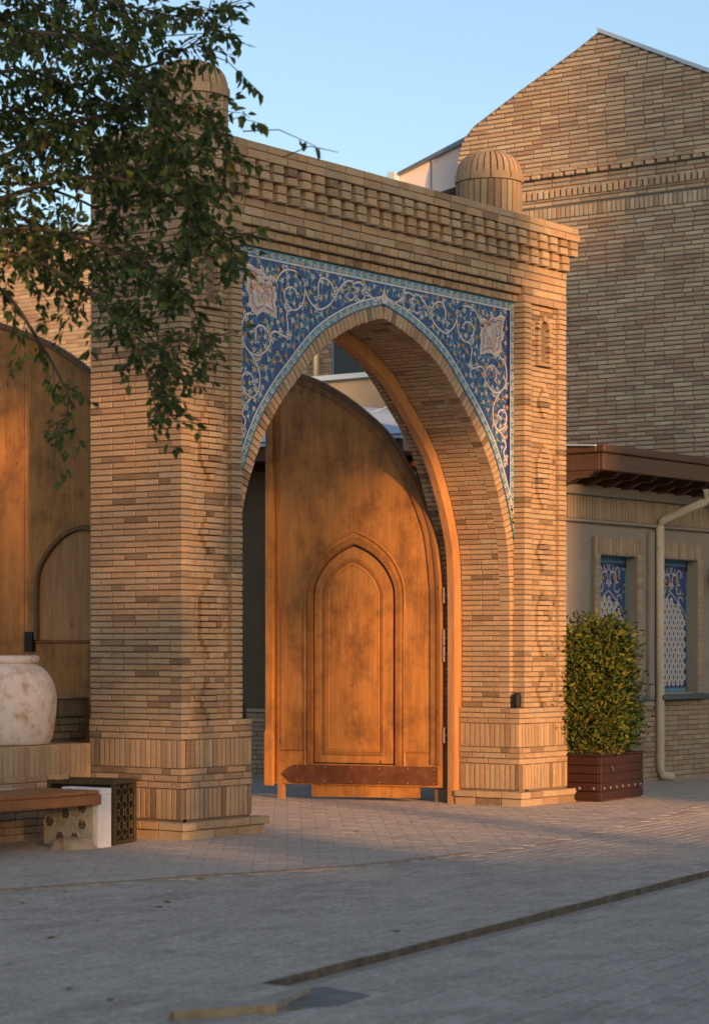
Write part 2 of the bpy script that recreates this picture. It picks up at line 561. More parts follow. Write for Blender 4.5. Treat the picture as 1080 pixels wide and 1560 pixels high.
# pavement edge (between apron and road) and the step in the road
EDGE = [(-30.0, 6.0), (-8.5, -0.35), (-3.92, -1.80), (-2.41, -2.22), (-1.25, -2.62), (0.3, -2.72), (2.2, -2.45), (4.0, -2.05), (6.2, -1.45), (9.5, -0.55), (14.0, 0.1), (30.0, 1.0)]
STEP = [(30.0, -0.1), (0.125, -4.822), (-6.232, -5.829), (-6.21, -6.10), (-6.72, -6.27), (-7.15, -6.02), (-7.6, -6.45), (-9.5, -6.95), (-30.0, -10.2)]
APRON = EDGE + [(30.0, 30.0), (-30.0, 30.0)]
FAR = EDGE + STEP
NEAR = STEP + [(-30.0, -60.0), (30.0, -60.0)]

def slab(name, poly, top, bot, mat, kind="structure"):
    bm = bmesh.new()
    prism(bm, poly, lambda p: (p[0], p[1], bot), lambda p: (p[0], p[1], top))
    tri(bm)
    o = finish(name, bm, mat)
    o["kind"] = kind
    return o
pavement = slab("pavement", APRON, 0.0082, -0.126, "joint_sand")
road = slab("road", FAR, 0.0045, -0.124, "joint_sand")
road_near = slab("road", NEAR, -0.032, -0.122, "joint_sand")

def visible_ground(x, y, m=130):
    px, py, d = project((x, y, 0))
    return d > 5 and -m < px < 1080 + m and py < 1700

# herringbone brick apron in front of the gate
B = Bricks(pavement, "paver_brick")
A_, G_ = 0.25, 0.125
hr = random.Random(11)
# 45-degree herringbone built from stepped pairs
ca, sa = math.cos(rad(38)), math.sin(rad(38))
for i in range(-70, 70):
    for j in range(-40, 40):
        x = i * G_ + j * G_ * 2
        y = i * G_ - j * G_ * 2
        for k, (cx, cy, hx) in enumerate(((x + G_, y + G_ / 2, True), (x + G_ * .5, y + G_ * 2, False))):
            wx = ca * cx - sa * cy + 1.5; wy = sa * cx + ca * cy - 1.2
            if not (-7 < wx < 12 and -3.3 < wy < 5.2): continue
            if not in_poly((wx, wy), APRON): continue
            if 0.0 < wx < 0.78 and 0.0 < wy < 1.0: continue
            if 5.35 < wx < 6.05 and 0.0 < wy < 1.0: continue
            if not visible_ground(wx, wy): continue
            dx = Vector((ca, sa, 0)) if hx else Vector((-sa, ca, 0))
            up = Vector((0, 0, 1)).cross(dx)
            B.put("brick", None, (wx, wy, 0.010 + hr.uniform(-.0007, .0007)), (0, 0, -1), A_ - .0055, G_ - .0055, 0.05, up=up, jit=.15)
B.flush()

# grey pavers, rows parallel to the step in the road
def pave(rootobj, poly, z, ang, Lp, Wp, u0, u1, v0, v1, seed):
    Bp = Bricks(rootobj, "paver_grey")
    r = random.Random(seed)
    c, s = math.cos(ang), math.sin(ang)
    nrow = int((v1 - v0) / Wp)
    for q in range(nrow):
        for k in range(int((u1 - u0) / Lp) + 1):
            a = u0 + (k + 0.5 * (q % 2)) * Lp; b = v0 + (q + .5) * Wp
            x = c * a - s * b; y = s * a + c * b
            if not visible_ground(x, y, 60): continue
            ok = all(in_poly((x + (c * e - s * g), y + (s * e + c * g)), poly) for e in (-Lp * .48, Lp * .48) for g in (-Wp * .45, Wp * .45))
            if not ok: continue
            Bp.put("paver", None, (x, y, z + r.uniform(-.001, .001)), (0, 0, -1), Lp - .011, Wp - .013, 0.05, up=Vector((-s, c, 0)) * -1, jit=.4)
    Bp.flush()
ANG = math.atan2(-4.822 + 5.829, 0.125 + 6.232)
pave(road, FAR, 0.0085, ANG, .24, .12, -16, 16, -8, 4, 5)
pave(road_near, NEAR, -0.024, ANG, .25, .165, -18, 12, -12, 0, 6)

# kerb stones along the step and the pavement edge
kr = random.Random(5)
def kerb_line(pts, step, z0, z1, w, mat, side, parent, name="kerb_stone"):
    P = resample([Vector(p) for p in pts], step)
    for i in range(len(P) - 1):
        a, b = P[i], P[i + 1]
        d = (b - a).normalized(); nrm = Vector((-d.y, d.x)) * side
        g = .006
        bm = bmesh.new()
        j = lambda s: kr.uniform(-s, s)
        z1j = z1 + j(.002)
        q = [a + d * g, b - d * g, b - d * g + nrm * (w + j(.004)), a + d * g + nrm * (w + j(.004))]
        vs0 = [bm.verts.new((p.x, p.y, z0)) for p in q]
        vs1 = [bm.verts.new((p.x + j(.002), p.y + j(.002), z1j + j(.001))) for p in q]
        bm.faces.new(vs1); 
        for k in range(4):
            bm.faces.new((vs0[k], vs0[(k + 1) % 4], vs1[(k + 1) % 4], vs1[k]))
        finish(name, bm, mat, parent)
kerb_line([(3.5, -4.288), (0.125, -4.822), (-6.232, -5.829)], 0.55, -.06, 0.0095, .014, "kerb", 1, road)
kerb_line([(-6.72, -6.30), (-7.15, -6.05)], 0.42, -.06, 0.0095, .016, "kerb_yellow", 1, road)
kerb_line([(-4.6, -1.58), (-3.92, -1.80), (-2.41, -2.22), (-1.25, -2.62), (0.3, -2.72)], 0.27, -.02, 0.015, .09, "kerb_pale", 1, pavement)
# broken concrete patch in the notch of the step
bm = bmesh.new()
prism(bm, [(-6.26, -5.90), (-6.0, -6.02), (-6.10, -6.36), (-6.45, -6.44), (-6.66, -6.30), (-6.3, -6.1)], lambda p: (p[0], p[1], -.08), lambda p: (p[0], p[1], -.019))
finish("concrete_patch", bm, "patch_concrete", road)

# ================================================================== BRICK GATE
UC = 3.045; UW = 6.09; PI_ = 0.80; PO = 5.29; DR = 0.135; BACK = 1.02
ZP = 0.99; ZT = 5.075; MR = 0.013
gate = thing("brick_gate", (UC, 0.5, 0.0), "tan brick portal with pointed arch and blue floral tile spandrels", "gate")
PROF = [(2.17, 0.0), (2.17, 1.2), (2.17, 2.0), (2.155, 2.4), (2.12, 2.66), (2.06, 2.86), (1.985, 3.06), (1.88, 3.28), (1.755, 3.5), (1.62, 3.67), (1.475, 3.83),
        (1.31, 3.98), (1.115, 4.16), (0.925, 4.31), (0.70, 4.435), (0.43, 4.55), (0.22, 4.617), (0.0, 4.672)]
PS = spline(PROF, 6)                        # right half: (half width, z)
def offset_path(pts, off):
    o = []
    for i, p in enumerate(pts):
        t = (pts[min(i + 1, len(pts) - 1)] - pts[max(i - 1, 0)]).normalized()
        nrm = Vector((t.y, -t.x))           # away from the opening for the right half
        o.append(p + nrm * off)
    return o
def arch_half(off):
    """outer line of the right half at a distance off, closed on the axis"""
    o = offset_path(PS, off)
    res = [p for p in o if p.x > 0.0]
    a, b = o[-2], o[-1]
    # meet the axis
    t = (res[-1] - res[-2]).normalized()
    if abs(t.x) > 1e-6:
        k = -res[-1].x / t.x
        res.append(Vector((0.0, res[-1].y + t.y * k)))
    return res

# --- mortar cores
pier_l = box("pier", (MR, MR, 0), (PI_ - MR, BACK, ZT + .01), "mortar", gate)
pier_r = box("pier", (PO + MR, MR, 0), (UW - MR, BACK, ZT + .01), "mortar", gate)
# recess the mortar behind the sunk panels: front slabs are removed by building the core behind them
for pr, (a, b) in ((pier_l, (MR, PI_ - MR)), (pier_r, (PO + MR, UW - MR))):
    bm = bmesh.new()
    add_box(bm, (a, .044 + MR, 0), (b, BACK, ZT + .01))
    add_box(bm, (a, MR, 0), (a + .115, .06, ZT + .01)); add_box(bm, (b - .125, MR, 0), (b, .06, ZT + .01))
    add_box(bm, (a, MR - .015, 0), (b, .08, ZP - .004))
    me = pr.data; bm.to_mesh(me); bm.free(); me.update()

bm = bmesh.new()
inner = arch_half(MR)
loopR = [Vector((UC + p.x, p.y)) for p in inner if p.y < ZT]
loopL = [Vector((UC - p.x, p.y)) for p in inner]
shape = [Vector((PI_, 0.0))] + loopL + list(reversed(loopR))[1:] + [Vector((PO, 0.0)), Vector((PO, ZT)), Vector((PI_, ZT))]
sh = []
for p in shape:
    if not sh or (p - sh[-1]).length > 1e-4: sh.append(p)
prism(bm, sh, lambda p: (p.x, DR + MR, p.y), lambda p: (p.x, BACK, p.y))
tri(bm)
arch = finish("arch", bm, "mortar", gate)
bm = bmesh.new()
add_box(bm, (MR, MR, ZT + 3 * .0775), (UW - MR, BACK, ZT + .853))
add_box(bm, (MR, MR, ZT + .011), (PI_ - .005, BACK, ZT + 3 * .0775)); add_box(bm, (PO + .005, MR, ZT + .011), (UW - MR, BACK, ZT + 3 * .0775))
add_box(bm, (PI_ - .005, .115, ZT + .001), (PO + .005, BACK, ZT + .0775)); add_box(bm, (PI_ - .005, .066, ZT + .0775), (PO + .005, BACK, ZT + 2 * .0775)); add_box(bm, (PI_ - .005, .02, ZT + 2 * .0775), (PO + .005, BACK, ZT + 3 * .0775))
cornice = finish("cornice", bm, "mortar", gate)

G = Bricks(gate, "gate_brick")
NC = 79
PITCH = (ZT - ZP) / NC
HB = PITCH - .0108
zs = [ZP + (k + .5) * PITCH for k in range(NC)]

# side of the left pier
for k, z in enumerate(zs):
    v0 = 0.0 if k % 2 else 0.128
    G.course("brick", pier_l, (0, v0, z), V3, BACK - v0, U3, HB, .12, phase=(0.5 if k % 2 else 0.02) * 0 + ((0.0 if k % 2 else 0.0)))
    if not k % 2:
        G.put("brick", pier_l, (0.064, 0, z), V3, .128, HB, .12)
# raised diamonds and hexagons
SHAPES = [(0.99, 1.34, 0), (1.485, 2.16, 1), (2.41, 2.76, 0), (3.03, 3.70, 1), (3.95, 4.27, 0)]
def relief(z):
    for (a, b, hx) in SHAPES:
        if a <= z <= b:
            dtip = min(z - a, b - z)
            stp = int(dtip / PITCH)
            return min(0.135, 0.03 + 0.035 * stp)
    return 0
NICHE = (4.45, 4.985)
for base, part, strip_left in ((0.0, pier_l, False), (PO, pier_r, True)):
    W_ = PI_
    pl, prr = base + .13, base + W_ - .14
    cu = (pl + prr) / 2
    for k, z in enumerate(zs):
        if strip_left:
            G.put("brick", part, (base + .064, 0, z), V3, .128, HB, DR)
        G.put("brick", part, (prr + .07, 0, z), V3, .14, HB, .12)
        hw = relief(z)
        if NICHE[0] < z < NICHE[1]:
            cut = lambda a, b: [(a, min(b, cu - .135 - pl))] + [(max(a, cu + .135 - pl), b)]
        else:
            cut = None
        G.course("brick", part, (pl + .004, .044, z), U3, prr - pl - .006, V3, HB, .08, phase=0.5 * (k % 2) + .15, cut=cut)
        if hw:
            if hw > .1:
                f = .06 if k % 2 else -.04
                G.put("brick", part, (cu + (-hw + f) / 2 - .002, .002, z), V3, hw + f - .006, HB, .07)
                G.put("brick", part, (cu + (hw + f) / 2 + .002, .002, z), V3, hw - f - .006, HB, .07)
            else:
                G.put("brick", part, (cu, .002, z), V3, 2 * hw, HB, .07)
        if NICHE[0] < z < NICHE[1]:
            if z < 4.84:
                for s in (-1, 1):
                    G.put("niche_brick", part, (cu + s * .106, .004, z), V3, .050, HB, .10)
                G.put("niche_brick", part, (cu, .088, z), V3, .165, HB, .05)
            else:
                if z < 4.90:
                    G.put("niche_brick", part, (cu, .088, z), V3, .13, HB, .05)
    # niche voussoirs and sill
    for q in range(9):
        a = math.pi * (q + .5) / 9
        up = Vector((math.cos(a), 0, math.sin(a)))
        G.put("niche_brick", part, Vector((cu, .002, 4.838)) + up * .108, V3, .028, .056, .10, up=up)
    G.put("niche_brick", part, (cu, -.012, 4.475), V3, .275, .030, .11)
    # back plate so that the niche is closed
    box("niche_back", (cu - .136, .105, 4.44), (cu + .136, .12, 5.0), "mortar", part)

# plinths: soldier bands, courses, ledge
PB = -.015
def soldier_row(part, p0, d, length, inward, z0, z1, D=.05, w=.058, kind="soldier_brick"):
    nn = max(1, round(length / w)); st = length / nn
    for q in range(nn):
        G.put(kind, part, Vector(p0) + Vector(d) * (q + .5) * st + Z3 * ((z0 + z1) / 2), inward, z1 - z0 - .010, st - .0120, D, up=Vector(d))
def soldier_band(z0, z1):
    soldier_row(pier_l, (PB, PB, 0), V3, BACK - PB, U3, z0, z1)
    soldier_row(pier_l, (PB + .055, PB, 0), U3, .91 - PB - .055, V3, z0, z1)
    soldier_row(pier_r, (5.17, PB, 0), V3, .71 - PB, U3, z0, z1)
    soldier_row(pier_r, (5.17 + .055, PB, 0), U3, UW - 5.17 - .055, V3, z0, z1)
soldier_band(.165, .422); soldier_band(.592, .83)
def plinth_courses(z0, z1, nn):
    st = (z1 - z0) / nn
    for q in range(nn):
        z = z0 + (q + .5) * st
        o = q % 2
        v0 = PB + (.125 if not o else 0); u0 = PB + (0 if not o else .125)
        G.course("brick", pier_l, (PB, v0, z), V3, BACK - v0, U3, st - .009, .12, phase=.3 * q)
        G.course("brick", pier_l, (u0, PB, z), U3, .91 - u0, V3, st - .009, .12, phase=.3 * q + .1)
        u1 = 5.17 + (0 if not o else .125)
        G.course("brick", pier_r, (5.17, v0, z), V3, .71 - v0, U3, st - .009, .12, phase=.3 * q)
        G.course("brick", pier_r, (u1, PB, z), U3, UW - u1, V3, st - .009, .12, phase=.3 * q + .1)
plinth_courses(.422, .592, 3); plinth_courses(.83, ZP, 3)
# solid plinth cores at the opening
box("plinth_core", (PI_ - .02, PB + MR, 0), (.91 - MR, BACK, ZP - .006), "mortar", pier_l)
box("plinth_core", (PB + MR, PB + MR, 0), (.06, BACK - .01, ZP - .006), "mortar", pier_l)
box("plinth_core", (5.17 + MR, PB + MR, 0), (PO + .05, BACK, ZP - .006), "mortar", pier_r)
# ledge stones
def ledge(part, p0, d, length, inward, z0, z1, mat, Lb):
    G.course("ledge_stone", part, Vector(p0) + Z3 * ((z0 + z1) / 2), d, length, inward, z1 - z0 - .006, .16, Lb=Lb, phase=.2)
for (z0, z1, o) in ((.085, .152, .11), (.0, .082, .098)):
    ledge(pier_l, (-o, -o, 0), V3, BACK + o, U3, z0, z1, "stone", .34)
    ledge(pier_l, (-o + .165, -o, 0), U3, 1.03 + o - .165 - (.0 if z0 > .05 else .04), V3, z0, z1, "stone", .30)
    ledge(pier_r, (5.17 - o, -o, 0), V3, .70 + o, U3, z0, z1, "stone", .30)
    ledge(pier_r, (5.17 - o + .165, -o, 0), U3, UW + .12 - 5.17 + o - .165, V3, z0, z1, "stone", .30)
box("ledge_core", (-.09, -.09, 0), (.98, .3, .14), "mortar", pier_l)
box("ledge_core", (5.17 - .08, -.09, 0), (UW + .09, .5, .14), "mortar", pier_r)

# jambs and intrados (right half is the one that shows; the left one is built too)
for side in (1, -1):
    part = arch
    run = [p for p in PS if p.y >= ZP - .02]
    run[0] = Vector((run[0].x, ZP))
    rows = resample(run, PITCH)
    for k in range(len(rows) - 1):
        m_ = (rows[k] + rows[k + 1]) / 2
        t = (rows[k + 1] - rows[k]).normalized()
        st = (rows[k + 1] - rows[k]).length
        nin = Vector((t.y, -t.x))
        c = Vector((UC + side * m_.x, 0, m_.y)); inw = Vector((side * nin.x, 0, nin.y)); up = Vector((side * t.x, 0, t.y))
        if side == -1 and k % 1 == 0 and m_.y > 1.2: pass
        G.course("brick", part, c + V3 * (DR + .125), V3, .71 - DR - .125, inw, st - .0108, .09, phase=.5 * (k % 2) + .2, up=up)
        G.course("brick", part, c + V3 * .81, V3, BACK - .81, inw, st - .0108, .09, phase=.5 * (k % 2), up=up)
# front strip of the jamb below the springing
for k, z in enumerate(zs):
    if z > 2.0: break
    for s in (-1, 1):
        G.put("brick", arch, (UC + s * (2.17 + (PO - UC)) / 2, DR, z), V3, PO - UC - 2.17 - .004, HB, .12)
# voussoirs
vo_run = [p for p in PS if p.y >= 1.999]
vrows = resample(vo_run, .062)
TV = .118
for side in (1, -1):
    for k in range(len(vrows) - 1):
        a, b = vrows[k], vrows[k + 1]
        m_ = (a + b) / 2; t = (b - a).normalized(); nin = Vector((t.y, -t.x)); st = (b - a).length
        th = TV
        # next to the pier the ring is cut by the pier's edge
        lim = PO - UC - .004
        if m_.x + nin.x * th > lim: th = max(.03, (lim - m_.x) / max(nin.x, .2))
        ctr = m_ + nin * (th / 2)
        if k == len(vrows) - 2 and side == -1: pass
        # the brick stands radially: its length runs along the normal
        G.put("voussoir", arch, (UC + side * ctr.x, DR - .006, ctr.y), V3, st - .009, th, .125, up=Vector((side * nin.x, 0, nin.y)))

# --- cornice: three header rows over the tile, two stretcher rows, two corbel tiers, two cap rows
CP = .0775
def zrow(i): return ZT + (i + .5) * CP
HC = CP - .010
def cor_course(i, vface, u0, u1, Lb, phase, kind="frieze_brick", D=.12):
    G.course(kind, cornice, (u0, vface, zrow(i)), U3, u1 - u0, V3, HC, D, Lb=Lb, phase=phase)
for i, vf in ((0, .095), (1, .045), (2, 0.0)):
    cor_course(i, vf, PI_ + .002, PO - .002, .118, .5 * (i % 2), "header_brick", .20)
    cor_course(i, 0.0, .126 if i % 2 else 0.0, PI_, .27, .45 * (i % 2), D=.14)
    cor_course(i, 0.0, PO, UW, .27, .4 * (i % 2), D=.14)
for i in (3, 4):
    cor_course(i, 0.0, .126 if i % 2 else 0.0, UW, .27, .5 * (i % 2), D=.14)
for i in range(5):
    v0 = 0.0 if i % 2 else .146
    G.course("frieze_brick", cornice, (0, v0, zrow(i)), V3, BACK - v0, U3, HC, .12, Lb=.27, phase=.3 * i)
CB = .19
CST = UW / 31
for tier, (i0, outp) in enumerate(((5, .058), (7, .100))):
    for q in range(32):
        uu = (q + .5) * CST if tier == 0 else q * CST
        if uu > UW + .06: continue
        for r_ in (0, 1):
            G.put("corbel_brick", cornice, (uu, -outp, zrow(i0 + r_)), V3, .130, HC, outp + .12)
    for q in range(1, 6):
        for r_ in (0, 1):
            vv = (q - (.5 if tier == 0 else 0)) * CST + (.12 if tier else .1)
            if vv > BACK: continue
            G.put("corbel_brick", cornice, (-outp, vv, zrow(i0 + r_)), U3, .125, HC, outp + .1)
for i, o in ((9, .105), (10, .090)):
    G.course("cap_brick", cornice, (-o, -o, zrow(i)), U3, UW + 2 * o, V3, HC, .16, Lb=.27, phase=.5 * (i % 2))
    G.course("cap_brick", cornice, (-o, -o + .165, zrow(i)), V3, BACK + o - .165, U3, HC, .16, Lb=.27, phase=.5 * (i % 2) + .2)
box("cap_bed", (-.08, -.08, ZT + 9 * CP + .004), (UW + .08, BACK, ZT + 11 * CP - .006), "mortar", cornice)
# side faces of the cap at the far end
G.course("cap_brick", cornice, (UW + .1, -.1 + .0, zrow(9)), V3, .9, -U3, HC, .1, Lb=.27)

# --- domed turrets
ZC = ZT + 11 * CP
for (cx, cy) in ((.69, .5), (5.40, .5)):
    R0 = .335
    tur = bmesh.new()
    lathe(tur, [(R0 - .008, 0), (R0 - .008, .43), (R0 - .012, .49), (R0 - .045, .56), (R0 - .115, .64), (R0 - .21, .695), (.03, .722)], (cx, cy, ZC - .004), 48)
    turret = finish("turret", tur, "mortar", gate, True)
    nb = 30
    for q in range(nb):
        a = 2 * math.pi * q / nb
        nrm = Vector((math.cos(a), math.sin(a), 0)); tg = Vector((-math.sin(a), math.cos(a), 0))
        G.put("turret_brick", turret, Vector((cx, cy, ZC + .20)) + nrm * R0, -nrm, .396, 2 * math.pi * R0 / nb - .0145, .04, up=tg)
    for q in range(10):
        a0, a1 = 2 * math.pi * (q + .03) / 10, 2 * math.pi * (q + .97) / 10
        bm = bmesh.new()
        pr = [(R0 - .02, .402), (R0 + .014, .406), (R0 + .014, .484), (R0 - .02, .488)]
        cols = []
        for s in range(6):
            a = a0 + (a1 - a0) * s / 5
            cols.append([bm.verts.new((cx + r_ * math.cos(a), cy + r_ * math.sin(a), ZC + z_)) for (r_, z_) in pr])
        for s in range(5):
            for e in range(3): bm.faces.new((cols[s][e], cols[s + 1][e], cols[s + 1][e + 1], cols[s][e + 1]))
        bm.faces.new(cols[0]); bm.faces.new(cols[-1][::-1])
        ob = finish("belt_brick", bm, "gate_brick", turret)
        at = ob.data.attributes.new("rnd", 'FLOAT', 'POINT'); at.data.foreach_set("value", [rng.choice((.1, .2, .5, .55))] * len(ob.data.vertices))
    for q in range(nb):
        a0, a1 = 2 * math.pi * (q + .11) / nb, 2 * math.pi * (q + .89) / nb
        bm = bmesh.new()
        rows_ = []
        for s in range(7):
            t = s / 6
            ph = t * math.pi / 2 * .93
            r_ = R0 * (math.cos(ph) ** .62); z_ = .488 + .235 * math.sin(ph)
            rows_.append([bm.verts.new((cx + r_ * math.cos(a), cy + r_ * math.sin(a), ZC + z_)) for a in (a0, a1)])
        for s in range(6):
            bm.faces.new((rows_[s][0], rows_[s][1], rows_[s + 1][1], rows_[s + 1][0]))
        ex = bmesh.ops.extrude_face_region(bm, geom=list(bm.faces))
        for v in [e for e in ex['geom'] if isinstance(e, bmesh.types.BMVert)]:
            dv = v.co - Vector((cx, cy, ZC + .3)); v.co -= dv * .075
        ob = finish("dome_brick", bm, "gate_brick", turret)
        at = ob.data.attributes.new("rnd", 'FLOAT', 'POINT'); at.data.foreach_set("value", [rng.random() * .8] * len(ob.data.vertices))
G.flush()

# --- tile spandrel
tile_root_mesh = bmesh.new()
TO = .004 + TV                                  # inner edge of the tile, measured from the intrados
def tile_outline(off, top, sidex):
    h_ = [p for p in arch_half(off) if p.x <= sidex + 1e-6]
    # first point exactly on the side
    full = arch_half(off)
    for i in range(len(full) - 1):
        if full[i].x > sidex >= full[i + 1].x:
            t = (full[i].x - sidex) / (full[i].x - full[i + 1].x)
            h_ = [full[i].lerp(full[i + 1], t)] + [p for p in full[i + 1:]]
            break
    return h_
SX = PO - UC - .002
hR = tile_outline(TO, ZT, SX)
loop = [Vector((p.x, p.y)) for p in hR] + [Vector((-p.x, p.y)) for p in reversed(hR[:-1])] + [Vector((-SX, ZT - .002)), Vector((SX, ZT - .002))]
prism(tile_root_mesh, loop, lambda p: (UC + p.x, DR - .004, p.y), lambda p: (UC + p.x, DR + .012, p.y))
tri(tile_root_mesh)
tile = finish("tile_panel", tile_root_mesh, "tile_blue", gate)
tile["label"] = "glazed blue tile spandrel with white scrolls and flowers"

class Inlay:
    """flat pieces of glaze lying on a plane; P(u, z, k) gives the point k layers above it"""
    def __init__(self, P): self.P = P; self.bm = {}
    def poly(self, mat, pts, layer):
        b = self.bm.setdefault(mat, bmesh.new())
        try: b.faces.new([b.verts.new(self.P(p[0], p[1], layer)) for p in pts])
        except ValueError: pass
    def strip(self, mat, pts, w, layer, taper=False):
        b = self.bm.setdefault(mat, bmesh.new())
        prev = None; nn = len(pts)
        for i in range(nn):
            t = pts[min(i + 1, nn - 1)] - pts[max(i - 1, 0)]
            if t.length < 1e-9: continue
            t.normalize(); q = Vector((-t.y, t.x))
            ww = w if not taper else w * (1 - .6 * i / nn)
            a = b.verts.new(self.P(*(pts[i] + q * ww / 2), layer)); c = b.verts.new(self.P(*(pts[i] - q * ww / 2), layer))
            if prev: b.faces.new((prev[0], prev[1], c, a))
            prev = (a, c)
    def between(self, mat, A, B_, layer):
        b = self.bm.setdefault(mat, bmesh.new()); prev = None
        for p, q in zip(A, B_):
            a = b.verts.new(self.P(p.x, p.y, layer)); c = b.verts.new(self.P(q.x, q.y, layer))
            if prev: b.faces.new((prev[0], prev[1], c, a))
            prev = (a, c)
    def flower(self, c, r, mat, mid, layer, petals=5, ang=0.0):
        pts = []
        for k in range(petals * 4):
            a = ang + 2 * math.pi * k / (petals * 4)
            rr = r * (.72 + .34 * math.cos(petals * (a - ang)))
            pts.append((c[0] + rr * math.cos(a), c[1] + rr * math.sin(a)))
        self.poly(mat, pts, layer)
        self.poly(mid, [(c[0] + r * .36 * math.cos(2 * math.pi * k / 7), c[1] + r * .36 * math.sin(2 * math.pi * k / 7)) for k in range(7)], layer + 1)
    def leaf(self, c, a, L, w, mat, layer):
        d = Vector((math.cos(a), math.sin(a))); q = Vector((-d.y, d.x)); c = Vector(c)
        self.poly(mat, [c, c + d * L * .5 + q * w, c + d * L, c + d * L * .5 - q * w], layer)
    def done(self, names, parent):
        for mat, b in self.bm.items():
            nm = names.get(mat, "glaze_inlay")
            bmesh.ops.recalc_face_normals(b, faces=b.faces)
            finish(nm, b, mat, parent, recalc=False)["kind"] = "stuff"

TP = lambda u, z, k: (UC + u, DR - .0052 - .0011 * k, z)
I = Inlay(TP)
# border bands along arch, top and sides (right half, then mirrored)
SCROLL = [
 [(0.06, 4.86), (0.11, 4.83), (0.17, 4.835), (0.252, 4.868), (0.324, 4.93), (0.397, 4.957), (0.48, 4.937), (0.512, 4.952), (0.574, 4.948), (0.638, 4.913), (0.701, 4.854), (0.776, 4.766), (0.861, 4.69), (1.012, 4.639), (1.143, 4.702), (1.204, 4.789), (1.231, 4.853), (1.33, 4.932), (1.453, 4.94), (1.542, 4.907), (1.61, 4.833), (1.633, 4.773)],
 [(0.324, 4.93), (0.297, 4.879), (0.314, 4.822), (0.376, 4.787), (0.438, 4.824), (0.443, 4.884)],
 [(0.48, 4.937), (0.449, 4.861), (0.48, 4.799), (0.543, 4.776), (0.574, 4.815)],
 [(0.776, 4.766), (0.771, 4.826), (0.829, 4.899), (0.915, 4.93), (0.991, 4.905), (1.017, 4.829), (1.012, 4.767), (1.056, 4.735)],
 [(1.33, 4.932), (1.248, 4.873), (1.213, 4.79), (1.231, 4.693), (1.286, 4.625), (1.375, 4.591), (1.464, 4.631), (1.509, 4.71), (1.486, 4.764), (1.419, 4.79), (1.352, 4.774), (1.319, 4.733)],
 [(1.375, 4.591), (1.441, 4.579), (1.475, 4.533), (1.459, 4.444), (1.453, 4.338)],
 [(1.441, 4.331), (1.542, 4.353), (1.633, 4.374), (1.689, 4.348), (1.701, 4.28), (1.746, 4.209), (1.861, 4.144), (1.976, 4.154), (2.069, 4.213), (2.104, 4.304), (2.092, 4.405), (2.046, 4.476), (1.964, 4.5)],
 [(1.705, 4.293), (1.746, 4.366), (1.826, 4.405), (1.895, 4.386), (1.918, 4.325), (1.902, 4.261)],
 [(2.022, 4.171), (1.93, 4.1), (1.861, 3.993), (1.856, 3.892), (1.895, 3.807), (1.964, 3.768), (2.057, 3.806), (2.104, 3.886), (2.081, 3.954), (2.011, 3.977), (1.953, 3.944), (1.941, 3.899)],
 [(1.964, 3.768), (2.046, 3.704), (2.092, 3.619), (2.05, 3.553), (2.104, 3.455)]]
CART = [(1.633, 4.823), (1.678, 4.847), (1.769, 4.826), (1.838, 4.883), (1.907, 4.872), (1.976, 4.905), (2.057, 4.908), (2.022, 4.828), (2.011, 4.763), (2.034, 4.696), (1.988, 4.66), (1.995, 4.572), (1.907, 4.501), (1.815, 4.542), (1.723, 4.533), (1.621, 4.498), (1.633, 4.561), (1.655, 4.626), (1.633, 4.686), (1.655, 4.751)]
dense = [spline(c, 7) for c in SCROLL]
BW = .078                                       # border width
fr = random.Random(21)
fl = []
cand = []
tries = 0
inside_line = tile_outline(TO + BW + .02, ZT, SX)
def z_arch(x):
    for i in range(len(inside_line) - 1):
        a, b = inside_line[i], inside_line[i + 1]
        if a.x >= x >= b.x:
            return a.y + (b.y - a.y) * ((a.x - x) / max(1e-6, a.x - b.x))
    return 9
def near_vine(p, d):
    for c in dense:
        for q in c[::2]:
            if (q - p).length < d: return True
    return False
while tries < 9000:
    tries += 1
    p = Vector((fr.uniform(.02, SX - BW - .05), fr.uniform(2.8, ZT - .1)))
    if p.y < z_arch(p.x) + .035: continue
    if in_poly(p, CART): continue
    if any((p - q).length < .070 for q in fl): continue
    if near_vine(p, .030): continue
    fl.append(p)
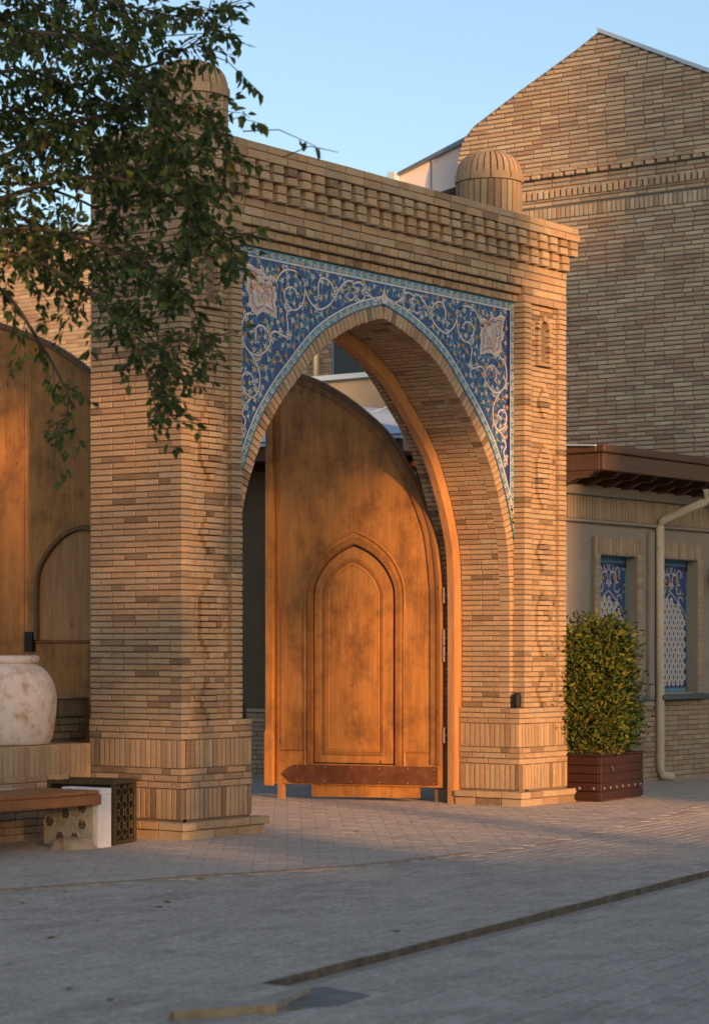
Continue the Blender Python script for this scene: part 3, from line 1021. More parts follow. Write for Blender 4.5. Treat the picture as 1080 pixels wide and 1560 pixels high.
for sx in (1, -1):
    mir = lambda pts: [Vector((sx * p[0], p[1])) for p in pts]
    o0 = tile_outline(TO + .002, ZT, SX); o1 = tile_outline(TO + BW, ZT, SX)
    r0 = resample(o0, .03); r1 = resample([p for p in o1], .03)
    nn = min(len(r0), len(r1)); r0 = resample(o0, 10 ** 9 if False else (sum((o0[i + 1] - o0[i]).length for i in range(len(o0) - 1)) / 90)); r1 = resample(o1, (sum((o1[i + 1] - o1[i]).length for i in range(len(o1) - 1)) / 90))
    nn = min(len(r0), len(r1))
    I.between("tile_turq", mir(r0[:nn]), mir(r1[:nn]), 1)
    I.strip("tile_white", mir(r1), .014, 2)
    I.strip("tile_navy", mir(r0), .008, 2)
    # top band and side band
    zt0, zt1 = ZT - .004, ZT - .078
    I.poly("tile_turq", [(sx * 0.0, zt1), (sx * SX, zt1), (sx * SX, zt0), (sx * 0.0, zt0)], 1)
    I.strip("tile_white", mir([(0, zt1), (SX - .066, zt1)]), .014, 2)
    zb = hR[0].y + .3
    I.poly("tile_turq", [(sx * (SX - .062), zb), (sx * SX, zb - .2), (sx * SX, zt1), (sx * (SX - .062), zt1)], 1)
    I.poly("tile_navy", [(sx * (SX - .125), zb + .42), (sx * (SX - .075), zb + .12), (sx * (SX - .075), zt1 - .01), (sx * (SX - .125), zt1 - .01)], 1)
    I.strip("tile_white", mir([(SX - .066, zt1), (SX - .066, zb)]), .010, 2)
    # border flowers
    def border_flowers(pts, step, ph=0):
        P_ = resample(pts, step)
        for k, p in enumerate(P_):
            if k % 2 == 0: I.flower((sx * p.x, p.y), .029, "tile_white", "tile_blue", 3, 6)
            else:
                I.leaf((sx * p.x - .012, p.y), fr.choice((.6, -.6)), .042, .015, "tile_yellow" if fr.random() < .75 else "tile_orange", 3)
                I.leaf((sx * p.x + .004, p.y + .012), fr.uniform(1, 2), .022, .008, "tile_blue", 3)
    border_flowers(tile_outline(TO + BW * .5, ZT, SX), .054)
    border_flowers([Vector((0.03, (zt0 + zt1) / 2)), Vector((SX - .03, (zt0 + zt1) / 2))], .054)
    border_flowers([Vector((SX - .031, zt1 - .03)), Vector((SX - .031, zb))], .054)
    # vines
    for c in dense:
        I.strip("tile_pink", mir(c), .0175, 4)
        I.strip("tile_white", mir(c), .0145, 5)
    # curls: thickened leaf shapes on the vines
    for c in dense:
        e = c[-1]; I.flower((sx * e.x, e.y), .030, "tile_white", "tile_blue", 6, 3, fr.uniform(0, 6))
        for k in range(6, len(c) - 4, 17):
            q = c[k]; t = (c[k + 1] - c[k - 1]).normalized()
            for s in (-1, 1):
                a = math.atan2(t.y, sx * t.x) + s * .5
                I.leaf((sx * q.x, q.y), a, .075, .017, "tile_white", 6)
                I.leaf((sx * q.x + .012 * math.cos(a), q.y + .012 * math.sin(a)), a, .045, .008, "tile_blue", 7)
    # scattered flowers with turquoise leaves
    for p in fl:
        a = fr.uniform(0, 6.28)
        r_ = fr.uniform(.020, .035)
        for k in range(fr.choice((2, 3, 3))):
            I.leaf((sx * p.x, p.y), a + k * 2.1 + fr.uniform(-.4, .4), fr.uniform(.06, .09), .012, "tile_turq", 1)
        mcol = fr.choices(("tile_white", "tile_orange", "tile_yellow", "tile_pink"), (4, 3, 1.6, 3))[0]
        if r_ > .019 or True:
            I.flower((sx * p.x, p.y), r_, mcol, "tile_yellow" if mcol != "tile_yellow" else "tile_orange", 4, fr.choice((5, 5, 6)), a)
    # big palmette
    I.strip("tile_white", mir(CART + CART[:1]), .03, 5)
    I.poly("tile_pink", mir(CART), 6)
    I.strip("tile_blue", mir([Vector(p) * .8 + Vector((1.83, 4.70)) * .2 for p in CART + CART[:1]]), .010, 7)
    I.strip("tile_white", mir([Vector(p) * .62 + Vector((1.83, 4.70)) * .38 for p in CART + CART[:1]]), .014, 7)
    cc = Vector((1.83, 4.70))
    for k in range(26):
        a = fr.uniform(0, 6.28); d = fr.uniform(.03, .15)
        p = cc + Vector((math.cos(a) * d, math.sin(a) * d * 1.1))
        if not in_poly(p, CART): continue
        I.strip(fr.choice(("tile_white", "tile_white", "tile_orange", "tile_turq")), mir(spline([p, p + Vector((fr.uniform(-.04, .04), .03)), p + Vector((fr.uniform(-.05, .05), .07))], 4)), fr.uniform(.006, .012), 7 + k % 3)
    for k in range(34):
        p = cc + Vector((fr.gauss(0, .085), fr.gauss(0, .095)))
        if not in_poly(p, CART): continue
        I.flower((sx * p.x, p.y), fr.uniform(.018, .038), fr.choices(("tile_white", "tile_pink", "tile_orange", "tile_turq"), (5, 4, 1.2, .8))[0], fr.choice(("tile_white", "tile_pink", "tile_yellow")), 10 + k % 4, fr.choice((3, 4, 5)), fr.uniform(0, 6))
# finial at the axis
I.poly("tile_white", [(0, 4.80), (.045, 4.825), (.055, 4.87), (.02, 4.90), (0, 4.96), (-.02, 4.90), (-.055, 4.87), (-.045, 4.825)], 6)
I.poly("tile_pink", [(0, 4.82), (.028, 4.84), (.03, 4.87), (0, 4.92), (-.03, 4.87), (-.028, 4.84)], 7)
I.done({"tile_white": "scroll_vine", "tile_turq": "border_band", "tile_pink": "palmette", "tile_yellow": "yellow_flowers", "tile_orange": "orange_flowers", "tile_navy": "border_line", "tile_blue": "flower_eyes"}, tile)

# --- timber arch frame against the intrados
fi = [p for p in PS]
frame_bm = bmesh.new()
segs_done = 0
out_l = fi; in_l = offset_path(fi, -.125)
pieces = 0
def frame_piece(side, i0, i1):
    bm = bmesh.new()
    cols = []
    for i in range(i0, i1 + 1):
        o_, q_ = out_l[i], in_l[i]
        q_ = Vector((max(q_.x, 0.0), q_.y))
        cols.append([bm.verts.new((UC + side * p.x, v, p.y)) for (p, v) in ((o_, .715), (q_, .72), (q_, .80), (o_, .80))])
    for k in range(len(cols) - 1):
        for e in range(4):
            f_ = (e + 1) % 4
            bm.faces.new((cols[k][e], cols[k + 1][e], cols[k + 1][f_], cols[k][f_]))
    bm.faces.new(cols[0]); bm.faces.new(cols[-1][::-1])
    return finish("timber_rib", bm, "frame_wood", frame)
frame = bpy.data.objects.new("timber_frame", None); COL.objects.link(frame); set_parent(frame, gate)
frame.empty_display_size = .2
breaks = [0, 17, 40, 58, 78, len(fi) - 1]
for side in (1, -1):
    for k in range(len(breaks) - 1):
        frame_piece(side, breaks[k], breaks[k + 1])

# --- the two gate leaves, open inwards
LEAF_TOP = [(0.0, .40), (0.0, 1.2), (0.0, 1.9), (0.002, 2.1), (0.014, 2.311), (0.051, 2.647), (0.109, 2.90), (0.255, 3.256), (0.38, 3.482), (0.527, 3.717), (0.697, 3.913), (1.026, 4.178), (1.328, 4.362), (1.594, 4.475), (2.0, 4.62)]
LT = spline(LEAF_TOP, 5)
ZB = .165
def make_leaf(hinge, d2, out2, front):
    d = Vector((d2[0], d2[1], 0)); o = Vector((out2[0], out2[1], 0)); Hh = Vector((hinge[0], hinge[1], 0))
    P = lambda s, z, k: Hh + d * s + o * k + Z3 * z         # k metres towards the viewer's side
    bm = bmesh.new()
    outl = [Vector((0, ZB)), Vector((2.0, ZB))] + list(reversed(LT))
    prism(bm, outl, lambda p: P(p.x, p.y, 0), lambda p: P(p.x, p.y, -.075))
    tri(bm)
    leaf = finish("gate_leaf", bm, "door_wood", gate)
    def band(name, pts, o0, o1, h0, h1, mat, closed=False, parent=leaf, b_=.012):
        """raised moulding between offsets o0..o1 to the left of the path, proud h1"""
        bm = bmesh.new(); cols = []
        nn = len(pts)
        for i in range(nn):
            t = pts[min(i + 1, nn - 1)] - pts[max(i - 1, 0)]
            t.normalize(); q = Vector((-t.y, t.x))
            # mitre
            if 0 < i < nn - 1:
                t0 = (pts[i] - pts[i - 1]).normalized(); t1 = (pts[i + 1] - pts[i]).normalized()
                q0 = Vector((-t0.y, t0.x)); mm = q.dot(q0); q = q / max(.4, mm)
            cols.append([bm.verts.new(P(*(pts[i] + q * oo), hh)) for (oo, hh) in ((o0, h0), (o0 + b_, h1), (o1 - b_, h1), (o1, h0))])
        for k in range(nn - 1):
            for e in range(3):
                bm.faces.new((cols[k][e], cols[k + 1][e], cols[k + 1][e + 1], cols[k][e + 1]))
        bm.faces.new(cols[0]); bm.faces.new(cols[-1][::-1])
        return finish(name, bm, mat, parent)
    if front:
        inl = offset_path(LT, 0.0)
        # curved edge moulding, two steps
        band("edge_moulding", LT, -.125, -.001, -.002, .020, "door_trim")
        band("edge_bead", LT, -.05, -.002, .018, .034, "door_edge_dark", b_=.008)
        # meeting stile and bead
        band("meeting_stile", [Vector((2.0, ZB + .0)), Vector((2.0, 4.45))], .001, .105, -.002, .038, "door_wood")
        band("stile_bead", [Vector((1.885, ZB + .02)), Vector((1.885, 4.42))], .0, .05, -.002, .016, "door_trim")
        band("stile_foot", [Vector((2.005, ZB - .02)), Vector((2.005, .72))], .001, .115, .03, .055, "door_wood")
        # wicket: ogee outline
        def wick(hw, zb, zs_, za):
            c = .978
            right = spline([(c - hw, zb), (c - hw, zs_ - .5), (c - hw, zs_), (c - hw * .93, zs_ + (za - zs_) * .30), (c - hw * .70, zs_ + (za - zs_) * .62), (c - hw * .36, zs_ + (za - zs_) * .86), (c, za)], 5)
            left = [Vector((2 * c - p.x, p.y)) for p in reversed(right)][1:]
            return right + left
        w1 = wick(.445, .40, 2.12, 2.645)
        # gap round the wicket: its shade is a near-black sheet between raised boards
        band("wicket_frame", wick(.463, .385, 2.12, 2.668), .0, .075, -.002, .024, "door_trim")
        band("wicket_frame", wick(.548, .36, 2.14, 2.785), .0, .035, -.002, .012, "door_wood")
        bm = bmesh.new()
        prism(bm, w1, lambda p: P(p.x, p.y, .016), lambda p: P(p.x, p.y, -.002))
        tri(bm)
        wk = finish("wicket_door", bm, "door_wood", leaf)
        gp = wick(.461, .386, 2.12, 2.664)
        bm = bmesh.new(); prism(bm, gp, lambda p: P(p.x, p.y, .0035), lambda p: P(p.x, p.y, -.003))
        tri(bm)
        finish("wicket_gap", bm, "dark_inside", leaf)
        def sub(name, hw, zb, zs_, za, o1, h, mat):
            pts = wick(hw, zb, zs_, za)
            pts = pts + [pts[0]]
            bm = bmesh.new(); nn = len(pts) - 1; cols = []
            for i in range(nn):
                p0 = pts[i - 1] if i else pts[nn - 1]; p1 = pts[i]; p2 = pts[i + 1]
                t0 = (p1 - p0).normalized(); t1 = (p2 - p1).normalized()
                t = (t0 + t1)
                t = t.normalized() if t.length > 1e-6 else t1
                q = Vector((-t.y, t.x)); q = q / max(.4, q.dot(Vector((-t0.y, t0.x))))
                cols.append([bm.verts.new(P(*(p1 + q * oo), hh)) for (oo, hh) in ((0, .015), (-.008, h), (-o1 + .008, h), (-o1, .015))])
            for k in range(nn):
                k2 = (k + 1) % nn
                for e in range(3): bm.faces.new((cols[k][e], cols[k2][e], cols[k2][e + 1], cols[k][e + 1]))
            return finish(name, bm, mat, leaf)
        sub("wicket_moulding", .352, .475, 2.12, 2.54, .045, .028, "door_trim")
        sub("wicket_bead", .295, .53, 2.10, 2.46, .018, .022, "door_wood")
        # rails at the foot, left and right of the wicket
        for (a, b) in ((.10, .40), (1.56, 1.82)):
            for (pp, qq) in (((a, .52), (b, .52)), ((a, .52), (a, 2.0)), ((b, .52), (b, 2.0))):
                band("panel_bead", [Vector(pp), Vector(qq)], -.012, .012, -.002, .008, "door_trim", b_=.006)
        # kick plate
        bm = bmesh.new()
        prism(bm, [(0.036, .19), (1.66, .178), (1.70, .19), (1.795, .272), (1.70, .355), (1.66, .368), (0.036, .378)], lambda p: P(p[0], p[1], .026), lambda p: P(p[0], p[1], -.002))
        tri(bm)
        plate = finish("kick_plate", bm, "rust_plate", leaf)
        plate["label"] = "rusty iron kick plate with pointed end"
        for (s_, z_) in [(s0, z0) for s0 in (.07, .36, .68, 1.0, 1.30, 1.62) for z0 in (.205, .35)]:
            bm = bmesh.new()
            lathe(bm, [(.008, 0), (.007, .004), (.003, .006)], (0, 0, 0), 8)
            Mx = Matrix((( d.x, 0, o.x, 0), (d.y, 0, o.y, 0), (0, 1, 0, 0), (0, 0, 0, 1)))
            bm.transform(Matrix.Translation(P(s_, z_, .0255)) @ Mx)
            finish("rivet", bm, "steel_dull", leaf)
        # hinges
        for z_ in (2.05, 1.62, 1.45, .62):
            bm = bmesh.new(); tube(bm, [P(-.022, z_, -.02), P(-.022, z_ + .16, -.02)], .016, 8)
            tube(bm, [P(-.022, z_ + .08, -.02), P(-.10, z_ + .08, -.03)], .012, 6)
            finish("hinge", bm, "steel_dull", leaf)
        bm = bmesh.new(); add_box(bm, (-.03, -.03, 0.0), (.03, .03, ZB)); bm.transform(Matrix.Translation(P(1.83, 0.008, -.03)))
        finish("foot_block", bm, "frame_wood", leaf)
        bm = bmesh.new()
        prism(bm, [(0.26, .05), (1.48, .035), (1.48, ZB + .01), (.26, ZB + .01)], lambda p: P(p[0], p[1], -.03), lambda p: P(p[0], p[1], -.07))
        finish("draught_board", bm, "door_wood", leaf)
    else:
        # back of the leaf: arched recess of the wicket, planks, lock box
        band("edge_moulding", LT, -.05, .004, -.002, .03, "door_edge_dark")
        c = .978; hw = .47
        arch_pts = spline([(c - hw, 1.667), (c - hw, 2.1), (c - hw * .9, 2.34), (c - hw * .5, 2.56), (c, 2.65), (c + hw * .5, 2.56), (c + hw * .9, 2.34), (c + hw, 2.1), (c + hw, 1.667)], 6)
        band("wicket_frame", arch_pts, -.002, .055, -.002, .045, "door_edge_dark")
        bm = bmesh.new(); prism(bm, arch_pts, lambda p: P(p.x, p.y, .006), lambda p: P(p.x, p.y, -.003))
        tri(bm)
        finish("wicket_panel", bm, "frame_wood", leaf)
        band("wicket_rail", [Vector((c - hw - .02, 1.652)), Vector((c + hw + .05, 1.652))], -.02, .012, -.002, .02, "door_trim")
        for s_ in (1.62,):
            bm = bmesh.new()
            zt = max(q.y for q in LT if q.x <= s_) - .06
            for (z0, z1) in (((ZB, zt),) if abs(s_ - c) > hw + .06 else ((ZB, 1.62), (2.72, zt))):
                prism(bm, [(s_ - .003, z0), (s_ + .003, z0), (s_ + .003, z1), (s_ - .003, z1)], lambda p: P(p[0], p[1], .0025), lambda p: P(p[0], p[1], -.002))
            finish("plank_joint", bm, "door_edge_dark", leaf)
        bm = bmesh.new()
        prism(bm, [(1.50, 1.56), (1.58, 1.56), (1.58, 1.74), (1.50, 1.74)], lambda p: P(p[0], p[1], .055), lambda p: P(p[0], p[1], -.002))
        finish("lock_box", bm, "black_metal", leaf)
    return leaf
dd = Vector((4.69 - 5.10, 2.85 - .885)).normalized()
lf1 = make_leaf((5.10, .885), dd, Vector((-dd.y, dd.x)), True)
lf1["label"] = "open orange wooden gate leaf with arched wicket door"
th = rad(100)
d2 = Vector((math.cos(th), math.sin(th)))
lf2 = make_leaf((1.0, .90), d2, Vector((-d2.y, d2.x)), False)
lf2["label"] = "open wooden gate leaf turned to its planked back"

# --- small black wall lamps on the plinth corners
def wall_lamp(p, label):
    t = thing("wall_lamp", p, label, "lamp", "black spot lamps on the gate plinths")
    x, y, z = p
    bm = bmesh.new(); lathe(bm, [(.030, 0), (.040, .01), (.042, .11), (.034, .135), (.01, .14)], (x, y, z), 14); finish("lamp_housing", bm, "black_metal", t)
    bm = bmesh.new(); lathe(bm, [(.05, -.012), (.05, 0.0)], (x, y, z), 12); finish("base_plate", bm, "black_metal", t)
wall_lamp((5.235, .055, ZP + .013), "small black spot lamp on the plinth beside the shrub planter side pier")
wall_lamp((.86, .06, ZP + .013), "small black spot lamp on the plinth of the pier beside the bench")

# ================================================================== TALL GABLED BUILDING (right, behind)
TU = 14.0
tall = thing("gabled_building", (TU + 4, 4.0, 0), "tall tan brick building with stepped gable and dentil bands", "building")
GABLE = [(-1.5, 0.0), (-1.5, 7.75), (2.55, 9.43), (4.296, 10.25), (4.671, 10.05), (5.605, 9.60), (6.406, 9.19), (6.592, 9.006), (6.672, 8.78), (6.672, 0.0)]
bm = bmesh.new()
prism(bm, GABLE, lambda p: (TU + .017, p[0], p[1]), lambda p: (TU + 9.0, p[0], p[1]))
tri(bm)
twall = finish("wall", bm, "mortar_grey", tall)
T = Bricks(tall, "tall_brick")
TPH = .0645
def gable_z(v):
    for i in range(1, len(GABLE) - 2):
        a, b = GABLE[i], GABLE[i + 1]
        if min(a[0], b[0]) <= v <= max(a[0], b[0]) and abs(a[0] - b[0]) > 1e-6:
            return a[1] + (b[1] - a[1]) * (v - a[0]) / (b[0] - a[0])
    return 0
k = 0
z = 3.4
while z < 10.3:
    if 7.69 < z < 7.855: z += TPH; k += 1; continue
    # extent of the row
    vv = [v / 50 for v in range(int(-1.46 * 50), int(6.672 * 50) + 1) if gable_z(v / 50) > z + .02]
    if vv:
        v0, v1 = min(vv), max(vv)
        if z < 8.7: v1 = 6.672
        skip = 8.005 < z < 8.085 or 8.265 < z < 8.345
        if not skip:
            T.course("brick", twall, (TU - (.05 if 8.345 < z < 8.41 else 0), v0, z), V3, v1 - v0, U3, TPH - .016, .12, Lb=.288, gap=.016, phase=(.5 * (k % 2)) + T.r.uniform(-.04, .04))
    z += TPH; k += 1
# soldier band
nn = int((6.672 + 1.46) / .075)
for q in range(nn):
    T.put("soldier_brick", twall, (TU - .004, -1.46 + (q + .5) * .075, 7.773), U3, .155, .058, .1, up=V3)
# dentils: small teeth and a row of tilted headers
nn = int((6.672 + 1.46) / .095)
for q in range(nn):
    T.put("dentil_brick", twall, (TU - .035, -1.46 + (q + .5) * .095, 8.045), U3, .058, .115, .14)
nn = int((6.672 + 1.46) / .185)
for q in range(nn):
    T.put("dentil_brick", twall, (TU - .075, -1.46 + (q + .5) * .185, 8.305), U3, .125, .052, .16, jit=2.5)
T.flush()
# metal coping on the right slope and roof sheets
bm = bmesh.new()
prism(bm, [(-1.6, 7.70), (2.55, 9.422), (4.30, 10.243), (4.30, 10.30), (2.55, 9.48), (-1.6, 7.757)], lambda p: (TU - .03, p[0], p[1]), lambda p: (TU + 9.05, p[0], p[1]))
tri(bm)
finish("roof_coping", bm, "metal_blue", tall)
# pale sheet-metal lean-to at the gable's foot
ln = thing("metal_lean_to", (14.5, 7.5, 7.5), "pale pink sheet metal roof end beside the brick gable", "roof")
bm = bmesh.new()
prism(bm, [(6.70, 8.50), (8.05, 8.28), (8.02, 8.74), (6.70, 9.14)], lambda p: (14.45, p[0], p[1]), lambda p: (17.5, p[0], p[1]))
finish("cladding", bm, "metal_pink", ln)
bm = bmesh.new()
prism(bm, [(6.70, 9.10), (8.10, 8.70), (8.10, 8.735), (6.70, 9.175)], lambda p: (14.36, p[0], p[1]), lambda p: (17.6, p[0], p[1]))
finish("roof_edge", bm, "grey_steel", ln)
bm = bmesh.new()
prism(bm, [(6.70, 8.50), (6.80, 8.48), (6.80, 9.10), (6.70, 9.13)], lambda p: (14.41, p[0], p[1]), lambda p: (14.448, p[0], p[1]))
finish("corner_flashing", bm, "metal_blue", ln)
box("gutter", (14.3, 8.02, 8.57), (14.44, 8.16, 8.77), "metal_blue", ln)
box("seam", (14.435, 7.44, 8.40), (14.448, 7.452, 8.90), "grey_steel", ln)
box("lean_to_wall", (14.5, 6.7, 0), (17.4, 8.0, 8.28), "plaster_dark", ln)

# ================================================================== LOW HOUSE WITH EAVE (right of the gate)
FV = 1.10
low = thing("low_house", (10.5, 2.0, 0), "low beige plastered house with brown timber eave and tiled windows", "house")
WINS = [(8.56, 9.40, 1.06, 2.655), (10.04, 10.88, 1.06, 2.655)]
U0, U1 = 7.60, 13.9
# wall with openings
bm = bmesh.new()
cuts_u = sorted({U0, U1, *[w[0] for w in WINS], *[w[1] for w in WINS]})
cuts_z = [0.0, 1.06, 2.655, 3.45]
for i in range(len(cuts_u) - 1):
    for j in range(3):
        a, b = cuts_u[i], cuts_u[i + 1]
        if j == 1 and any(abs(a - w[0]) < 1e-6 for w in WINS): continue
        add_box(bm, (a, FV, cuts_z[j]), (b, FV + .3, cuts_z[j + 1]))
add_box(bm, (U0, FV + .3, 0), (U0 + .25, 2.55, 3.45))
bmesh.ops.remove_doubles(bm, verts=bm.verts, dist=.0001)
lwall = finish("wall", bm, "plaster", low)
Lb_ = Bricks(low, "pale_brick")
zz = .03; k = 0
while zz < .98:
    Lb_.course("brick", lwall, (U0 + .0, FV - .025, zz), U3, U1 - U0, V3, .049, .05, Lb=.25, phase=.5 * (k % 2) + .1)
    zz += .060; k += 1
box("brick_bed", (U0 + .008, FV - .016, 0), (U1, FV + .002, .99), "mortar_grey", lwall)
nn = int((U1 - U0) / .068)
for q in range(nn):
    Lb_.put("soldier_brick", lwall, (U0 + (q + .5) * .068, FV - .03, 3.185), V3, .25, .058, .05, up=U3)
box("band_bed", (U0, FV - .022, 3.05), (U1, FV + .002, 3.32), "mortar_grey", lwall)
box("band_ledge", (U0, FV - .055, 3.015), (U1, FV + .002, 3.052), "plaster", lwall, .006)
box("band_cap", (U0, FV - .075, 3.322), (U1, FV + .002, 3.44), "plaster", lwall, .01)
box("pilaster", (9.70, FV - .05, .98), (9.82, FV + .002, 2.96), "plaster", lwall, .01)
for wi, (a, b, z0, z1) in enumerate(WINS):
    win = bpy.data.objects.new("window", None); COL.objects.link(win); set_parent(win, low); win.empty_display_size = .1
    # brick surround: projecting jambs and soldier lintel
    box("surround", (a - .13, FV - .045, z0 - .02), (a, FV - .002, z1 + .20), "plaster", win)
    box("surround", (b, FV - .045, z0 - .02), (b + .13, FV - .002, z1 + .20), "plaster", win)
    box("surround", (a + .001, FV - .044, z1), (b - .001, FV - .002, z1 + .198), "plaster", win)
    k = 0; zz = z0 + .03
    while zz < z1:
        for x_ in (a - .065, b + .065):
            Lb_.put("jamb_brick", win, (x_, FV - .055, zz), V3, .12, .058, .06)
        zz += .068
    nn = 14; wst = (b - a + .26) / nn
    for q in range(nn):
        Lb_.put("lintel_brick", win, (a - .13 + (q + .5) * wst, FV - .055, z1 + .105), V3, .19, wst - .008, .06, up=U3)
    box("sill", (a - .16, FV - .15, z0 - .085), (b + .16, FV + .1, z0 - .025), "grey_steel", win, .008)
    # tile screen set back in the opening
    ty = FV + .10
    scr = box("tile_screen", (a, ty, z0), (b, ty + .05, z1), "tile_blue", win)
    WI = Inlay(lambda u, z, k, ty=ty: (u, ty - .003 - .0011 * k, z))
    cu = (a + b) / 2; hw = (b - a) / 2
    # borders
    def rect(mat, x0, x1, y0, y1, k): WI.poly(mat, [(x0, y0), (x1, y0), (x1, y1), (x0, y1)], k)
    rect("tile_turq", a, b, z1 - .07, z1, 1); rect("tile_navy", a, b, z1 - .13, z1 - .075, 1)
    rect("tile_turq", b - .035, b, z0, z1 - .07, 1); rect("tile_turq", a, a + .03, z0, z1 - .07, 1); rect("tile_turq", a, b, z0, z0 + .05, 1)
    for q in range(12):
        rect("tile_navy", a + (q + .2) * (b - a) / 12, a + (q + .7) * (b - a) / 12, z1 - .055, z1 - .015, 2)
        I_ = (a + (q + .5) * (b - a) / 12, z0 + .025); WI.flower(I_, .014, "tile_white", "tile_blue", 3)
    # lattice field under a pointed arch
    zt = 1.95
    zap = 2.26
    def lat_top(x): return zt + (zap - zt) * (1 - abs(x - cu) / (hw * .92)) ** .75 if abs(x - cu) < hw * .92 else zt - .05
    pts = [Vector((cu + hw * .92 * t / 10, lat_top(cu + hw * .92 * t / 10))) for t in range(-10, 11)]
    WI.poly("tile_navy", [(cu - hw * .92, z0 + .055), (cu + hw * .92, z0 + .055)] + [tuple(p) for p in reversed(pts)], 2)
    WI.strip("tile_white", pts, .022, 5); WI.strip("tile_turq", pts, .010, 6)
    step = .105
    rowi = 0; zz = z0 + .11
    while zz < zap:
        x = cu - hw + .07 + (step * .5 if rowi % 2 else 0)
        while x < cu + hw * .9:
            if zz + .03 < lat_top(x):
                WI.poly("tile_beige", [(x + .043 * math.cos(math.pi / 3 * t + .52), zz + .046 * math.sin(math.pi / 3 * t + .52)) for t in range(6)], 3)
                WI.poly("tile_navy", [(x - .004 + .011 * math.cos(math.pi / 3 * t), zz + .014 * math.sin(math.pi / 3 * t)) for t in range(6)], 4)
            x += step
        zz += .066; rowi += 1
    wr = random.Random(wi + 3)
    # floral head of the screen
    for s in (-1, 1):
        for (cx_, cz_, r_, t0, t1) in ((.10, 2.40, .075, -1, 4.2), (.19, 2.30, .06, 1, 6), (.06, 2.52, .045, 2, 7), (.20, 2.48, .05, -1, 3.5), (.24, 2.16, .05, 0, 4.6)):
            ring = [Vector((cu + s * (cx_ + r_ * math.cos(t0 + (t1 - t0) * t / 12)), cz_ + r_ * math.sin(t0 + (t1 - t0) * t / 12))) for t in range(13)]
            WI.strip("tile_white", ring, .014, 7)
        for q in range(16):
            p = (cu + s * wr.uniform(.02, hw - .05), wr.uniform(2.12, 2.52))
            if p[1] < lat_top(p[0]) + .03: continue
            WI.flower(p, wr.uniform(.014, .026), wr.choice(("tile_white", "tile_orange", "tile_yellow", "tile_turq")), "tile_yellow", 9)
        WI.flower((cu + s * .13, 2.40), .04, "tile_orange", "tile_yellow", 11)
    WI.flower((cu, 2.34), .05, "tile_white", "tile_orange", 11, 6)
    for mat, b_ in WI.bm.items():
        bmesh.ops.recalc_face_normals(b_, faces=b_.faces)
        finish({"tile_white": "scroll_vine", "tile_beige": "lattice", "tile_turq": "border_band"}.get(mat, "glaze_inlay"), b_, mat, win, recalc=False)["kind"] = "stuff"
Lb_.flush()
# eave: fascia, soffit, shaped brackets, metal roof
EV = .40
ET, EB = 3.815, 3.535
eave = box("fascia", (7.52, EV, EB), (13.9, EV + .05, ET - .09), "eave_wood", low, .008)
box("fascia_cap", (7.49, EV - .03, ET - .088), (13.9, EV + .07, ET), "eave_wood", low, .012)
box("fascia", (7.52, EV + .051, EB), (7.57, 2.6, ET - .09), "eave_wood", low, .008)
box("fascia_cap", (7.49, EV + .071, ET - .088), (7.59, 2.6, ET), "eave_wood", low, .012)
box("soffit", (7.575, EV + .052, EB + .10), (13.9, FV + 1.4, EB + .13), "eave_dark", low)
bm = bmesh.new()
vs = [(7.46, EV - .06, ET + .006), (13.95, EV - .06, ET + .006), (13.95, 2.7, ET + .20), (7.46, 2.7, ET + .20)]
prism(bm, [(EV + .075, ET - .02), (2.7, ET + .10), (2.7, ET + .125), (EV + .075, ET - .002)], lambda p: (7.45, p[0], p[1]), lambda p: (13.95, p[0], p[1]))
finish("metal_roof", bm, "metal_blue", low)
q = 7.72
while q < 13.6:
    bm = bmesh.new()
    prism(bm, [(EV + .06, EB + .10), (EV + .06, EB + .03), (EV + .16, EB + .02), (EV + .26, EB - .045), (EV + .40, EB - .05), (EV + .52, EB - .11), (FV + .0, EB - .12), (FV + .0, EB + .10)],
          lambda p: (q, p[0], p[1]), lambda p: (q + .07, p[0], p[1]))
    tri(bm)
    finish("eave_bracket", bm, "eave_wood", low)
    q += .42
bm = bmesh.new()
prism(bm, [(EV + .0, EB - .002), (EV + .12, EB - .012), (EV + .22, EB - .075), (EV + .34, EB - .075), (EV + .46, EB - .13), (FV, EB - .14), (FV, EB - .002)], lambda p: (7.525, p[0], p[1]), lambda p: (7.57, p[0], p[1]))
tri(bm)
finish("eave_bracket", bm, "eave_wood", low)
# downpipe
pipe = bmesh.new()
PX = 9.905
tube(pipe, [(10.06, .50, 3.46), (10.06, .50, 3.335), (10.055, .515, 3.31), (9.92, .99, 3.11), (PX, 1.025, 3.07), (PX, 1.03, 3.03), (PX, 1.03, 1.5), (PX, 1.03, .16), (PX + .02, 1.01, .09), (PX + .12, .92, .06)], .05, 12)
pipe_o = finish("downpipe", pipe, "pipe_cream", low, True)
for z_ in (2.75, 1.4, .3):
    bm = bmesh.new(); tube(bm, [(PX, 1.03, z_), (PX, 1.03, z_ + .035)], .056, 12); finish("pipe_clip", bm, "pipe_cream", pipe_o)

# hanging basket with red flowers at the right edge
hb = thing("flower_basket", (11.30, .96, 2.45), "hanging basket of green leaves and red flowers on plastered wall", "flower basket")
bm = bmesh.new(); lathe(bm, [(.05, 0), (.12, .05), (.16, .14), (.165, .15)], (11.32, .94, 2.34), 16); finish("basket", bm, "bark", hb)
bm = bmesh.new(); tube(bm, [(11.32, 1.10, 2.80), (11.32, .94, 2.82), (11.32, .94, 2.49)], .006, 6); finish("hook", bm, "black_metal", hb)

